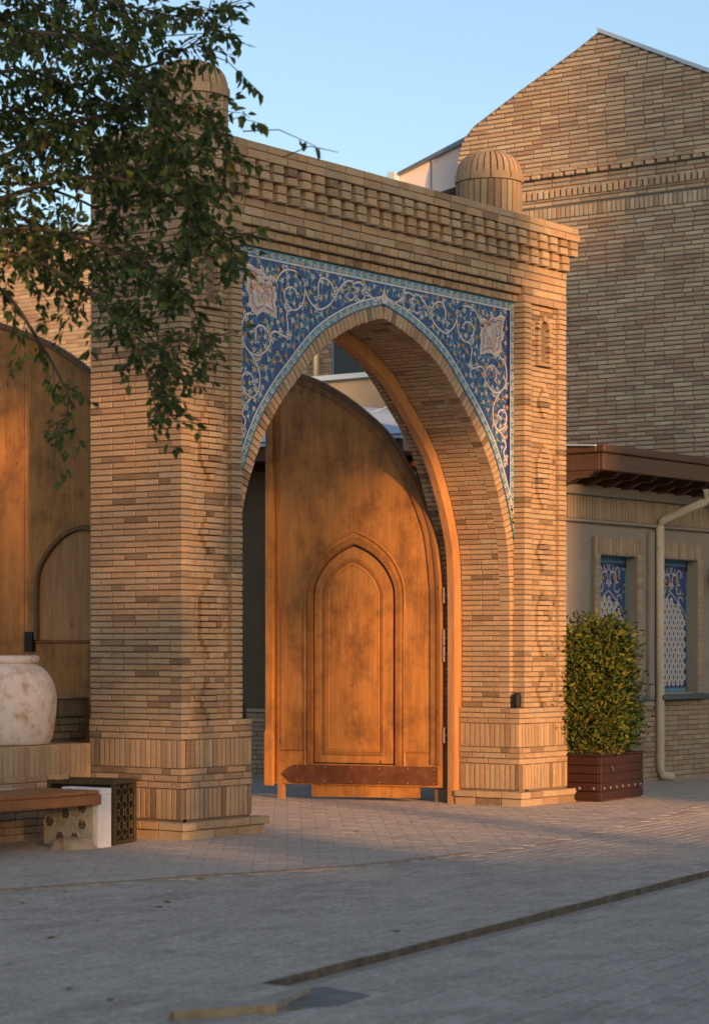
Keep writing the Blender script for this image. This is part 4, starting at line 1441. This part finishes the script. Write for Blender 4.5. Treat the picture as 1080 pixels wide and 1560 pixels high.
# ================================================================== foliage helper
def leaf_mesh(name, items, mat, parent, seed, shape="ovate"):
    """items: (position, axis, normal, length, width, rnd)"""
    n_ = len(items)
    V = np.zeros((n_ * 6, 3), dtype=np.float32); R = np.zeros(n_ * 6, dtype=np.float32)
    F = []
    P = np.array([tuple(i[0]) for i in items]); A = np.array([tuple(i[1]) for i in items]); N = np.array([tuple(i[2]) for i in items])
    L = np.array([i[3] for i in items])[:, None]; Wd = np.array([i[4] for i in items])[:, None]
    A /= np.linalg.norm(A, axis=1)[:, None] + 1e-9
    Sd = np.cross(A, N); Sd /= np.linalg.norm(Sd, axis=1)[:, None] + 1e-9
    N2 = np.cross(Sd, A)
    tpl = ((0, 0, 0), (.35, .5, .12), (.35, -.5, .12), (.72, .34, .05), (.72, -.34, .05), (1.0, 0, -.12))
    for k, (a, s, h) in enumerate(tpl):
        V[k::6] = P + A * L * a + Sd * Wd * s + N2 * L * h
    R[:] = np.repeat(np.array([i[5] for i in items], dtype=np.float32), 6)
    base = np.arange(n_) * 6
    quads = np.stack([np.stack([base, base + 1, base + 3, base + 5], 1), np.stack([base, base + 5, base + 4, base + 2], 1)], 1).reshape(-1, 4)
    me = bpy.data.meshes.new(name)
    me.vertices.add(n_ * 6); me.vertices.foreach_set("co", V.ravel())
    me.loops.add(quads.size); me.loops.foreach_set("vertex_index", quads.ravel().astype(np.int32))
    me.polygons.add(len(quads)); me.polygons.foreach_set("loop_start", (np.arange(len(quads)) * 4).astype(np.int32))
    me.polygons.foreach_set("loop_total", np.full(len(quads), 4, dtype=np.int32))
    me.update(calc_edges=True)
    at = me.attributes.new("rnd", 'FLOAT', 'POINT'); at.data.foreach_set("value", R)
    me.materials.append(MATS[mat])
    o = bpy.data.objects.new(name, me); COL.objects.link(o); set_parent(o, parent)
    return o
def rv(r, s=1.0):
    return Vector((r.gauss(0, s), r.gauss(0, s), r.gauss(0, s)))

br = random.Random(4)
its = []
for q in range(160):
    p = Vector((11.32, .93, 2.50)) + Vector((br.gauss(0, .08), br.gauss(0, .07), br.gauss(0, .07)))
    its.append((p, rv(br) + Vector((0, -.3, .2)), rv(br), br.uniform(.05, .09), .03, br.random()))
leaf_mesh("foliage", its, "leaf_bush", hb, 1)
its = []
for q in range(26):
    p = Vector((11.30, .88, 2.56)) + Vector((br.gauss(0, .06), br.gauss(0, .05), br.gauss(0, .05)))
    its.append((p, rv(br), rv(br), .05, .045, .5))
leaf_mesh("petals", its, "red_petal", hb, 2)["kind"] = "stuff"

# ================================================================== PLANTER AND SHRUB
pa = rad(7)
pd = Vector((math.cos(pa), math.sin(pa), 0)); pn = Vector((-math.sin(pa), math.cos(pa), 0))
P0 = Vector((6.128, -.39, 0)); PL, PWd, PH = 1.12, .48, .50
pl = thing("planter_box", P0 + pd * PL / 2 + pn * PWd / 2, "dark red brown timber planter box of horizontal boards", "planter")
Mp = Matrix(((pd.x, pn.x, 0, P0.x), (pd.y, pn.y, 0, P0.y), (0, 0, 1, 0), (0, 0, 0, 1)))
nb = 5; bh = (PH - .05) / nb
for k in range(nb):
    z0 = .03 + k * bh; z1 = z0 + bh - .007
    for (lo, hi) in (((0.0, 0.0, z0), (PL, .03, z1)), ((0.0, PWd - .03, z0), (PL, PWd, z1)), ((.001, .0305, z0), (.03, PWd - .0305, z1)), ((PL - .03, .0305, z0), (PL - .001, PWd - .0305, z1))):
        box("board", lo, hi, "planter_wood", pl, .004, Mp)
for (lo, hi) in (((-.012, -.012, PH - .02), (PL + .012, .045, PH)), ((-.012, PWd - .045, PH - .02), (PL + .012, PWd + .012, PH)), ((-.012, .0452, PH - .02), (.045, PWd - .0452, PH)), ((PL - .045, .0452, PH - .02), (PL + .012, PWd - .0452, PH))):
    box("rim_board", lo, hi, "planter_wood", pl, .004, Mp)
box("base_board", (.02, .02, .004), (PL - .02, PWd - .02, .028), "eave_dark", pl, 0, Mp)
box("soil", (.031, .031, .03), (PL - .031, PWd - .031, PH - .05), "soil", pl, 0, Mp)
for k in range(7):
    for (x, y, ax) in (((k + .5) * PL / 7, -.002, 0), (-.002, (k + .5) * PWd / 3, 1)):
        if ax and k > 2: continue
        bm = bmesh.new(); lathe(bm, [(.016, 0), (.014, .006), (.006, .009)], (0, 0, 0), 8)
        R_ = Matrix.Rotation(rad(90), 4, 'X') if ax == 0 else Matrix.Rotation(rad(-90), 4, 'Y')
        bm.transform(Mp @ Matrix.Translation((x, y, .15)) @ R_)
        finish("stud", bm, "steel_dull", pl)
sh_ = thing("shrub", P0 + pd * PL / 2 + pn * PWd / 2 + Vector((0, 0, PH - .05)), "bushy green and yellowish evergreen shrub growing in timber planter", "shrub")
sr = random.Random(17)
its = []; stems = bmesh.new()
for k in range(34):
    bx = sr.uniform(.05, PL - .14); by = sr.uniform(.06, PWd - .06)
    base = Mp @ Vector((bx, by, PH - .08))
    e_ = (bx / PL - .42) / .62
    top = 1.66 * (1 - .40 * e_ * e_) - abs(by / PWd - .5) * .22 - (.16 if abs(bx / PL - .46) < .06 else 0)
    hgt = top * sr.uniform(.80, 1.0)
    lean = Vector((sr.gauss(0, .03) - (bx / PL - .45) * .10, sr.gauss(0, .03), 0))
    pts = []
    for s in range(7):
        t = s / 6
        pts.append(base + Vector((lean.x * t * t * 2, lean.y * t * t * 2, hgt * t)) + Vector((sr.gauss(0, .012), sr.gauss(0, .012), 0)))
    tube(stems, pts, [.010 * (1 - .7 * s / 6) for s in range(7)], 5)
    for q in range(int(330 * hgt)):
        t = sr.uniform(.10, 1.0)
        i = min(5, int(t * 6)); p = pts[i].lerp(pts[i + 1], min(1.0, t * 6 - i))
        sp = .12 * (1 - .35 * t) * (.55 if t < .22 else 1)
        off = Vector((sr.gauss(0, sp), sr.gauss(0, sp), sr.gauss(0, .05)))
        ax = off.normalized() * .9 + Vector((0, 0, sr.uniform(-.1, .8))) + rv(sr, .3)
        rv_ = sr.random() * .7 + (.32 if bx < PL * .42 else -.22)  # sunlit and shaded halves put into leaf colour: yellower left, darker right
        its.append((p + off, ax, rv(sr, .6) + off.normalized() + Vector((0, 0, .4)), sr.uniform(.045, .085), sr.uniform(.020, .034), min(.999, max(0, rv_))))
for q in range(420):   # a side shoot low on the far end
    t = sr.random()
    p = Mp @ Vector((PL - .18 + t * .26, .15 + sr.gauss(0, .06), PH + .10 + t * .30 + sr.gauss(0, .08)))
    its.append((p, rv(sr, .5) + Vector((.4, 0, .4)), rv(sr), sr.uniform(.05, .08), .032, sr.random() * .6))
leaf_mesh("foliage", its, "leaf_bush", sh_, 3)
finish("stems", stems, "twig", sh_)

# ================================================================== LEFT: TERRACE, LOW WALL, JAR, BENCH, LATTICE BOX
PV = .985
ter = thing("brick_terrace", (-2.5, 1.5, 0), "raised tan brick terrace with soldier course edge beside the gate pier", "terrace")
box("terrace_core", (-8.0, PV + .009, 0), (-.02, 2.05, .765), "mortar", ter)
TB = Bricks(ter, "pale_brick")
TL = 5.2
for q in range(int(TL / .062)):
    TB.put("soldier_brick", None, (-.03 - (q + .5) * .062, PV, .655), V3, .245, .056, .08, up=U3)
z_ = .03; k = 0
while z_ < .52:
    TB.course("brick", None, (-.03 - TL, PV, z_), U3, TL, V3, .052, .1, Lb=.25, phase=.5 * (k % 2))
    z_ += .060; k += 1
for q in range(int(TL / .26)):
    for w in range(4):
        TB.put("brick", None, (-.03 - (q + .5 + .5 * (w % 2)) * .26, PV + .13 + w * .25, .785), (0, 0, -1), .25, .24, .05, up=V3)
TB.flush()
gw = thing("garden_wall", (-2, 2.1, .78), "low reddish brick wall behind the clay jar", "wall")
box("wall_core", (-6, 1.84, .78), (.82, 2.04, 1.135), "mortar_grey", gw)
GW = Bricks(gw, "pale_brick")
for k in range(3):
    GW.course("brick", None, (-2.5, 1.83, .815 + k * .062), U3, 3.32, V3, .052, .1, phase=.5 * (k % 2))
for q in range(int(3.32 / .07)):
    GW.put("soldier_brick", None, (.82 - (q + .5) * .07, 1.83, 1.058), V3, .145, .06, .1, up=U3)
GW.flush()
box("wall_cap", (-6, 1.81, 1.136), (.822, 2.06, 1.155), "stone", gw, .004)

jc = (-.66, 1.385, .789)
jar = thing("clay_jar", jc, "huge whitewashed clay storage jar standing on the terrace", "jar")
bm = bmesh.new()
prof = spline([(.37, 0), (.40, .06), (.425, .20), (.432, .34), (.425, .45), (.395, .55), (.34, .625), (.285, .66), (.262, .675), (.262, .70)], 5)
lathe(bm, [(p.x, p.y) for p in prof], jc, 64)
jr = random.Random(9)
for v in bm.verts:
    a = math.atan2(v.co.y - jc[1], v.co.x - jc[0])
    s = 1 + .006 * math.sin(3 * a + v.co.z * 9) + .004 * math.sin(7 * a - v.co.z * 15)
    v.co.x = jc[0] + (v.co.x - jc[0]) * s; v.co.y = jc[1] + (v.co.y - jc[1]) * s
finish("jar_body", bm, "clay_jar", jar, True)
bm = bmesh.new(); lathe(bm, [(.258, .672), (.285, .682), (.292, .705), (.288, .735), (.262, .742), (.235, .735), (.23, .66)], jc, 64)
finish("jar_rim", bm, "clay_jar", jar, True)

bench = thing("bench", (-2.0, .3, 0), "wooden slat bench on carved stone support against the terrace", "bench")
SU0, SU1, SV0, SV1 = -5.2, -1.03, .02, .60
ns = 7
for k in range(ns):
    v0 = SV0 - .06 + k * .092
    box("slat", (SU0, v0, .435), (SU1 - .02, v0 + .080, .468), "bench_wood", bench, .006)
box("front_rail", (SU0, SV0 - .075, .352), (SU1, SV0 - .035, .433), "bench_wood", bench, .008)
box("end_rail", (SU1 - .055, SV0 - .034, .36), (SU1 - .015, SV1 - .05, .432), "bench_wood", bench, .006)
box("back_ledge", (SU0, SV1 + .012, .40), (SU1 - .1, SV1 + .25, .455), "white_stone", bench, .01)
for sx in (-1.035, -4.4):
    sup = box("stone_support", (sx - .012, -.03, .0), (sx + .145, .55, .43), "white_stone", bench, .006)
    if sx > -2:
        box("support_cheek", (sx + .02, -.032, .43), (sx + .145, .40, .478), "white_stone", bench, .006)
    # girih panel towards the seat; flat brown stars stand in for shaded holes
    bm = bmesh.new()
    holes = [(.12, .32), (.30, .27), (.47, .33), (.12, .19), (.47, .20), (.20, .08), (.36, .08)]
    add_box(bm, (sx - .040, .0, .02), (sx - .013, .54, .42), .004)
    panel = finish("carved_panel", bm, "carved_stone", bench)
    for (a, b) in holes:
        bm = bmesh.new()
        star = []
        for t in range(12):
            rr = .047 if t % 2 == 0 else .036
            star.append((a + rr * math.cos(t * math.pi / 6), b + rr * 1.0 * math.sin(t * math.pi / 6)))
        prism(bm, star, lambda p: (sx - .0415, p[0], p[1]), lambda p: (sx - .03, p[0], p[1]))
        tri(bm)
        finish("piercing", bm, "mortar", bench)
        bm = bmesh.new()
        for t in range(6):
            a0 = t * math.pi / 3; a1 = (t + 1) * math.pi / 3
            p0_, p1_ = (a + .058 * math.cos(a0), b + .058 * math.sin(a0)), (a + .058 * math.cos(a1), b + .058 * math.sin(a1))
            tube(bm, [(sx - .042, *p0_), (sx - .042, *p1_)], .007, 5)
            q0 = (a + .11 * math.cos(a0 + .5), b + .11 * math.sin(a0 + .5))
            if .01 < q0[0] < .53 and .03 < q0[1] < .41:
                tube(bm, [(sx - .042, *p0_), (sx - .042, *q0)], .005, 5)
        finish("girih_rib", bm, "carved_stone", bench)
bm = bmesh.new()
lathe(bm, [(.0, .09), (.12, .09), (.16, .06), (.19, .0)], (-1.17, .12, 0), 18)
for v in bm.verts:
    v.co += Vector((jr.gauss(0, .008), jr.gauss(0, .008), max(-v.co.z, jr.gauss(0, .006))))
st = finish("stone", bm, "stone"); tag(st, "rough lump of stone at the foot of the bench support", "stone")

# dark bronze lattice box, slightly turned
lbx = thing("lattice_box", (-.62, .33, 0), "dark bronze box with pierced star lattice between bench and pier", "box")
c0 = Vector((-.80, .02, 0))
e1 = Vector((.80, .60, 0)).normalized(); e1 = Vector((.955, .295, 0)).normalized()
e2 = Vector((-e1.y, e1.x, 0))
Ml = Matrix(((e1.x, e2.x, .0, c0.x), (e1.y, e2.y, 0.0, c0.y), (0, 0, 1, 0), (0, 0, 0, 1)))
Ml = Ml @ Matrix.Shear('XZ', 4, (-.05, 0.0)) if False else Ml
LX, LY, LZ = .43, .60, .53
for (x, y) in ((0, 0), (LX - .035, 0), (0, LY - .035), (LX - .035, LY - .035)):
    box("post", (x, y, 0.004), (x + .035, y + .035, LZ), "bronze", lbx, .003, Ml)
for z0 in (0.01, LZ - .035):
    box("rail", (.0352, .002, z0), (LX - .0352, .033, z0 + .034), "bronze", lbx, .003, Ml)
    box("rail", (.002, .0352, z0), (.033, LY - .0352, z0 + .034), "bronze", lbx, .003, Ml)
    box("rail", (LX - .033, .0352, z0), (LX - .002, LY - .0352, z0 + .034), "bronze", lbx, .003, Ml)
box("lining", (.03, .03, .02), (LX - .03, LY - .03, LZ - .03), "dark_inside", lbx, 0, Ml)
def lattice_panel(fn, w, h):
    bm = bmesh.new()
    nx = 3; cell = w / nx; nz = max(1, round(h / cell))
    for i in range(nx):
        for j in range(nz):
            cx, cz = (i + .5) * cell, (j + .5) * h / nz
            r1, r2 = cell * .50, cell * .26
            ring = [(cx + (r1 if t % 2 == 0 else r2) * math.cos(t * math.pi / 8 + .39), cz + (r1 if t % 2 == 0 else r2) * math.sin(t * math.pi / 8 + .39)) for t in range(16)]
            for t in range(16):
                tube(bm, [fn(*ring[t]), fn(*ring[(t + 1) % 16])], .0048, 4, False)
    for v in bm.verts: v.co = Ml @ v.co
    finish("lattice", bm, "bronze", lbx)["kind"] = "stuff"
lattice_panel(lambda a, b: (.037 + a, .012, .05 + b), LX - .074, LZ - .095)
lattice_panel(lambda a, b: (.012, .037 + a, .05 + b), LY - .074, LZ - .095)
lattice_panel(lambda a, b: (.03 + a, .03 + b, LZ - .012), LX - .06, LY - .06)
box("lid_frame", (.0355, .0355, LZ - .03), (LX - .0355, LY - .0355, LZ - .022), "grey_steel", lbx, 0, Ml)

# ================================================================== COURTYARD BEYOND THE ARCH
ch = thing("courtyard_house", (9, 8, 0), "shaded courtyard house with blue metal roof seen through the arch", "house")
CU = 7.75
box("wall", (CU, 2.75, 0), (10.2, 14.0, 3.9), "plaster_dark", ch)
CB_ = Bricks(ch, "gate_brick")
for k in range(14):
    CB_.course("brick", None, (CU - .03, 2.8, .03 + k * .057), V3, 6.5, U3, .046, .05, phase=.5 * (k % 2))
CB_.flush()
box("base_bed", (CU - .02, 2.76, 0), (CU + .002, 14, .81), "mortar", ch)
box("base_cap", (CU - .05, 2.76, .812), (CU + .002, 14, .85), "stone", ch)
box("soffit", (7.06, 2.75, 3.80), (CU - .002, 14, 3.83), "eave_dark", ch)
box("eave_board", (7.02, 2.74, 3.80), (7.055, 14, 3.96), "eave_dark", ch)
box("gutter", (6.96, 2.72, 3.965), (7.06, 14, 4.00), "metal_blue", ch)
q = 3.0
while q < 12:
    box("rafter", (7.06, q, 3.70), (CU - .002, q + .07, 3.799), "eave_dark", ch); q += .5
# hipped sheet roof with standing seams
bm = bmesh.new()
rp = [(6.98, 2.7, 4.02), (6.98, 14, 4.02), (10.0, 14, 5.05), (10.0, 8.2, 5.02), (10.0, 2.7, 4.42)]
vs = [bm.verts.new(p) for p in rp]
bm.faces.new((vs[0], vs[1], vs[2], vs[3])); bm.faces.new((vs[0], vs[3], vs[4]))
finish("metal_roof", bm, "metal_blue", ch)
for k in range(12):
    v_ = 3.4 + k * .75
    t = (v_ - 2.7) / (8.2 - 2.7)
    if t < 1:
        a = Vector((6.98, v_, 4.03)); b = Vector((9.98, v_ + .9, 5.04 if v_ + .9 > 8 else 4.44 + (v_ + .9 - 2.7) * .11))
    else:
        a = Vector((6.98, v_, 4.03)); b = Vector((9.98, v_, 5.06))
    bm = bmesh.new(); tube(bm, [a, b], .012, 5); finish("roof_seam", bm, "metal_blue", ch)
ph = thing("parapet_block", (11, 9, 0), "plain beige parapet wall with pale blue coping beyond the arch", "building")
box("wall", (10.22, 5.0, 0), (12.0, 15, 5.12), "plaster_beige", ph)
box("coping", (10.12, 4.95, 5.125), (12.05, 15, 5.19), "metal_blue", ph)
bb = thing("brick_block", (18, 13, 0), "brick building in evening sun behind the gate with dark window", "building")
box("wall_core", (16.01, 9.0, 0), (24, 30, 8.9), "mortar", bb)
BB = Bricks(bb, "tall_brick")
z_ = 3.6; k = 0
while z_ < 8.85:
    def cutw(a, b, z_=z_):
        # window opening v 9.70-10.42, z 5.75-6.60 ; course starts at v = 9.0
        if 5.75 < z_ < 6.62:
            return [(a, min(b, .70)), (max(a, 1.45), b)]
        return [(a, b)]
    BB.course("brick", None, (16.0, 9.0, z_), V3, 3.0, U3, .064, .1, Lb=.27, phase=.5 * (k % 2), cut=cutw)
    BB.course("brick", None, (16.0, 14.0, z_), V3, 6.5, U3, .064, .1, Lb=.27, phase=.5 * (k % 2))
    z_ += .074; k += 1
BB.flush()
wn = box("window", (16.02, 9.69, 5.72), (16.06, 10.46, 6.66), "glass_dark", bb)
wn.location.x = -.03
for (lo, hi) in (((15.97, 9.69, 5.72), (16.0, 9.74, 6.66)), ((15.97, 10.41, 5.72), (16.0, 10.46, 6.66)), ((15.97, 9.741, 5.72), (16.0, 10.409, 5.77)), ((15.97, 9.741, 6.61), (16.0, 10.409, 6.66))):
    box("window_frame", lo, hi, "grey_steel", bb)
bm = bmesh.new(); tube(bm, [(15.9, 10.72, 4.5), (15.9, 10.72, 8.6)], .05, 10); finish("downpipe", bm, "pipe_cream", bb, True)
box("roof_edge", (15.85, 8.95, 8.905), (24, 30, 9.0), "metal_blue", bb)

# ================================================================== STREET TREE (upper left)
def ray_point(px, py, depth):
    return CAM + FWD * depth + RGT * ((px - 540) / F_PX * depth) + Z3 * ((HOR - py) / F_PX * depth)
tr = random.Random(23)
TB0 = CAM + FWD * 15.2 + RGT * (-3.55); TB0.z = 0
tree = thing("street_tree", TB0, "leafy broadleaf street tree with drooping branches in front of the gate", "tree")
wood = bmesh.new()
trunk_pts = [TB0 + Vector((0, 0, -.1)), TB0 + Vector((.03, .02, 1.0)), TB0 + Vector((.10, .03, 2.2)), TB0 + Vector((.08, .10, 3.4)), TB0 + Vector((.18, .14, 4.6)), TB0 + Vector((.2, .2, 6.2))]
tube(wood, trunk_pts, [.20, .165, .145, .125, .095, .05], 12)
finish("trunk", wood, "bark", tree, True)
BR = [  # image-space guides measured from the photograph at metric depths 13-16.5 m
    ([(-330, 380), (-150, 260), (60, 150), (200, 110), (290, 70), (345, 15)], 14.6, 14.0, 1.0),
    ([(-330, 200), (-120, 30), (80, -10), (200, 10), (270, 25), (330, 15)], 15.0, 13.8, .75),
    ([(-330, 520), (-130, 330), (60, 210), (180, 170), (270, 160), (330, 190), (345, 290)], 14.2, 13.6, 1.0),
    ([(-330, 560), (-150, 380), (40, 290), (160, 270), (260, 300), (330, 350), (355, 395)], 14.0, 13.4, 1.0),
    ([(-330, 640), (-160, 420), (20, 350), (140, 370), (230, 410), (290, 460), (310, 530)], 13.8, 13.2, .85),
    ([(-330, 640), (-160, 440), (0, 390), (100, 420), (180, 490), (220, 560), (240, 630)], 13.6, 13.0, .8),
    ([(-330, 660), (-160, 470), (-20, 430), (60, 520), (110, 620), (92, 655)], 13.7, 13.2, .22),
    ([(-330, 300), (-160, 160), (20, 60), (120, 40), (200, -20)], 15.6, 15.0, 1.0),
    ([(-330, 260), (-160, 60), (-20, -60), (120, -100), (260, -120)], 15.4, 14.5, .8),
    ([(-330, 420), (-150, 300), (30, 230), (150, 220), (240, 240), (300, 300)], 15.8, 15.0, 1.0),
    ([(-330, 500), (-160, 380), (20, 330), (130, 400), (200, 480), (270, 560)], 15.4, 14.6, .9),
    ([(-330, 450), (-160, 200), (0, 110), (110, 130), (180, 180), (230, 330)], 14.8, 14.0, 1.0),
    ([(-330, 330), (-170, 180), (-10, 180), (90, 190), (160, 260), (200, 400)], 15.3, 14.2, .9),
    ([(-330, 300), (-150, 120), (20, 20), (130, 60), (230, 110)], 16.2, 15.6, 1.1),
    ([(-330, 260), (-150, 40), (30, -40), (140, -10), (230, 40)], 16.0, 15.5, 1.1),
    ([(-330, 480), (-160, 330), (0, 280), (110, 300), (190, 350), (240, 420)], 16.3, 15.7, .35),
    ([(-330, 330), (-100, 60), (60, 50), (160, 80), (240, 160), (280, 240), (290, 380)], 13.9, 13.3, .9),
]
limbs = bmesh.new(); its = []
def leafy_twig(p, d, L, dens=1.0):
    pts = [p]
    nn = max(3, int(L / .07))
    dcur = d.normalized()
    for s in range(nn):
        dcur = (dcur + Vector((0, 0, -.10)) + rv(tr, .12)).normalized()
        pts.append(pts[-1] + dcur * L / nn)
    tube(limbs, pts, [.004 * (1 - .6 * s / nn) for s in range(nn + 1)], 4, False)
    cnt = int(L / .022 * dens)
    for q in range(cnt):
        t = tr.uniform(.08, 1.0) * nn
        i = min(nn - 1, int(t)); pp = pts[i].lerp(pts[i + 1], t - i)
        tg = (pts[i + 1] - pts[i]).normalized()
        side = tg.cross(rv(tr)).normalized()
        ax = tg * .55 + side * .8 + Vector((0, 0, -.45))
        nr = Vector((0, 0, 1)) + rv(tr, .55)
        L_ = tr.uniform(.042, .076)
        yv = tr.random()
        its.append((pp + side * .012, ax, nr, L_, L_ * tr.uniform(.46, .62), yv * .97 if yv < .985 else 1.0))
for bi, (g, d0, d1, dens) in enumerate(BR):
    g3 = [Vector((p[0], p[1], 0)) for p in g]
    pts2 = spline([(p[0], p[1]) for p in g], 5)
    P = [ray_point(p.x, p.y, d0 + (d1 - d0) * i / (len(pts2) - 1) + .10 * math.sin(i * 1.3 + bi)) for i, p in enumerate(pts2)]
    start = trunk_pts[3].lerp(trunk_pts[5], tr.random())
    P = [start, start.lerp(P[0], .5) + Vector((0, 0, .1))] + P
    nP = len(P)
    tube(limbs, P, [.020 * (1 - i / nP) ** 1.2 + .003 for i in range(nP)], 6, False)
    for i in range(3, nP - 1):
        seg = P[i + 1] - P[i]
        cnt = max(1, int(seg.length / .031 * dens))
        for q in range(cnt):
            p = P[i].lerp(P[i + 1], tr.random())
            dcur = seg.normalized() * .6 + rv(tr, .6) + Vector((0, 0, -.15))
            leafy_twig(p, dcur, tr.uniform(.14, .46) * (1.15 - .45 * i / nP), .9)
    leafy_twig(P[-1], P[-1] - P[-2], .22, 1.0)
# sparse shoots against the sky
for (a, b, d_, L_) in (((300, 75), (395, 140), 13.6, 9), ((320, 195), (405, 190), 13.5, 6), ((330, 30), (350, 5), 13.7, 5), ((370, 200), (480, 222), 13.6, 3), ((430, 240), (515, 232), 13.6, 2), ((345, 8), (450, -4), 13.8, 0), ((250, 55), (390, 72), 13.9, 2)):
    A0, B0 = ray_point(*a, d_), ray_point(*b, d_ - .1)
    mid = A0.lerp(B0, .5) + Vector((0, 0, .05))
    tube(limbs, [A0, mid, B0], [.004, .003, .0018], 4, False)
    for q in range(L_):
        t = tr.uniform(.55, 1.0)
        p = A0.lerp(B0, t) + Vector((0, 0, .05 * (1 - abs(2 * t - 1))))
        its.append((p, Vector((tr.gauss(0, .4), tr.gauss(0, .4), -1)), rv(tr), tr.uniform(.06, .095), .042, tr.random()))
# the rest of the crown, outside the frame
for q in range(150):
    c = TB0 + Vector((0, 0, 5.2)) + Vector((tr.gauss(0, .9), tr.gauss(0, .9), tr.gauss(0, .9)))
    px_, py_, dp_ = project(c)
    if -60 < px_ < 460 and -60 < py_ < 760: continue
    leafy_twig(c, rv(tr), tr.uniform(.3, .5), 1.0)
finish("branches", limbs, "twig", tree)
leaf_mesh("crown", its, "leaf_tree", tree, 5)
print("tree leaves", len(its))

# fallen leaves on the road
fr2 = random.Random(31)
FALLEN = [(-10.2, -4.0), (-8.2, -3.9)]
for (px_, py_) in ((35, 1380), (262, 1378), (72, 1432), (165, 1527), (610, 1422), (105, 1512), (100, 1362), (312, 1342), (545, 1270), (150, 1405), (250, 1385)):
    dpt = 1.6 * F_PX / (py_ - HOR)
    p = CAM + FWD * dpt + RGT * ((px_ - 540) / F_PX * dpt); p.z = .008
    o = leaf_mesh("fallen_leaf", [((0, 0, 0), (math.cos(fr2.uniform(0, 6)), math.sin(fr2.uniform(0, 6)), .25), (0, 0, 1), .060, .036, fr2.random())], "leaf_fallen", None, 1)
    o.location = p
    tag(o, "small yellow green fallen leaf lying on the paving", "leaf", "fallen leaves on the paving")

# ================================================================== BEHIND THE CAMERA: unseen houses and trees added to shape the shade
SPERP = Vector((SUN_H.y * -1, SUN_H.x, 0))       # horizontal axis across the sun's direction
if SPERP.x < 0: SPERP = -SPERP
def sun_frame(s, w):                              # s across, w along (towards the gate), metres
    return SPERP * s - SUN_H * w
TE = math.tan(rad(SUN_EL))
WD = 42.0                                         # distance of the added shadow casters from the gate's plane
def hh(t, w): return t + (w + 0.0) * 0            # placeholder kept simple
def shadow_house(name, s0, s1, w0, w1, z, label, mat="plaster_beige", gable=0.0):
    t = thing(name, sun_frame((s0 + s1) / 2, -(w0 + w1) / 2), label, "house")
    bm = bmesh.new()
    cs = [(s0, -w0), (s1, -w0), (s1, -w1), (s0, -w1)]
    prism(bm, cs, lambda p: (*sun_frame(p[0], p[1]).xy, -.12), lambda p: (*sun_frame(p[0], p[1]).xy, z))
    finish("wall", bm, mat, t)
    bm = bmesh.new()
    cs2 = [(s0 - .3, -w0 + .3), (s1 + .3, -w0 + .3), (s1 + .3, -w1 - .3), (s0 - .3, -w1 - .3)]
    prism(bm, cs2, lambda p: (*sun_frame(p[0], p[1]).xy, z + .004), lambda p: (*sun_frame(p[0], p[1]).xy, z + .16))
    finish("roof", bm, "eave_dark", t)
    k = s0 + 1.2
    while k < s1 - 1.5:
        bm = bmesh.new()
        prism(bm, [(k, 1.0), (k + 1.0, 1.0), (k + 1.0, 2.4), (k, 2.4)], lambda p: sun_frame(p[0], -w0 + .03) + Z3 * p[1], lambda p: sun_frame(p[0], -w0 - .05) + Z3 * p[1])
        finish("window", bm, "glass_dark", t)
        k += 2.6
# ray height at distance D from the gate's plane = height there + D * tan(elevation)
shadow_house("opposite_house", -26, 6.44, WD, WD + 7, 6.15, "long low house across the street behind the viewer")  # added house sizes set where their shadow edges should fall
shadow_house("opposite_house", 6.50, 10.44, WD, WD + 8, 15.2, "tall narrow house across the street behind the viewer")
shadow_house("opposite_house", 10.50, 42, WD, WD + 9, 23.0, "large dark block across the street behind the viewer", "plaster_dark")

def shade_tree(s, w, z0, z1, rs, seed, label, nleaf=3800, flat=1.0):
    base = sun_frame(s, -w); base.z = -.12
    t = thing("shade_tree", base, label, "tree")
    r = random.Random(seed)
    bm = bmesh.new()
    tube(bm, [base, base + Vector((.1, 0, z0 * .6)), base + Vector((0, .1, (z0 + z1) / 2))], [.24, .19, .08], 8)
    for q in range(9):
        a = r.uniform(0, 6.28)
        tube(bm, [base + Vector((0, .05, z0 * .8)), base + Vector((math.cos(a) * rs * .7, math.sin(a) * rs * .7, r.uniform(z0 + .4, z1 - .4)))], [.08, .02], 5)
    finish("trunk", bm, "bark", t)
    items = []
    c = base + Vector((0, 0, .12 + (z0 + z1) / 2)); hz = (z1 - z0) / 2
    for q in range(nleaf):
        v = rv(r).normalized() * (r.random() ** .4)
        p = c + Vector((v.x * rs, v.y * rs, v.z * hz))
        items.append((p, rv(r), rv(r), r.uniform(.22, .36), r.uniform(.16, .22), r.random() * .9))
    leaf_mesh("crown", items, "leaf_tree", t, seed)
def crown(s, w, tc0, tc1, rs, seed, label, nleaf=3800):
    """crown whose shadow covers heights tc0..tc1 at the gate"""
    D = w
    shade_tree(s, w, tc0 + D * TE, tc1 + D * TE, rs, seed, label, nleaf)
crown(3.20, 34, 3.8, 8.0, 1.58, 41, "round shade tree standing behind the viewer, slimmest of the row", 4600)  # added crowns, placed where the upper gate should lie in shade
crown(0.85, 33, 3.7, 8.3, 2.2, 42, "broad shade tree standing behind the viewer, second of the row", 8000)
crown(-2.5, 35, 3.5, 8.6, 2.4, 43, "broad shade tree standing behind the viewer, third of the row", 8000)
crown(-6.2, 33, 3.2, 8.8, 2.6, 44, "broad shade tree standing behind the viewer, last of the row", 8000)
crown(-1.80, 31, -1.0, 4.2, 1.75, 45, "low thinly leaved tree standing behind the viewer", 1900)  # thin crowns added to dim the left pier and leaf
crown(0.40, 30, -1.2, 3.9, 0.85, 46, "slender young tree with thin leaves standing behind the viewer", 300)
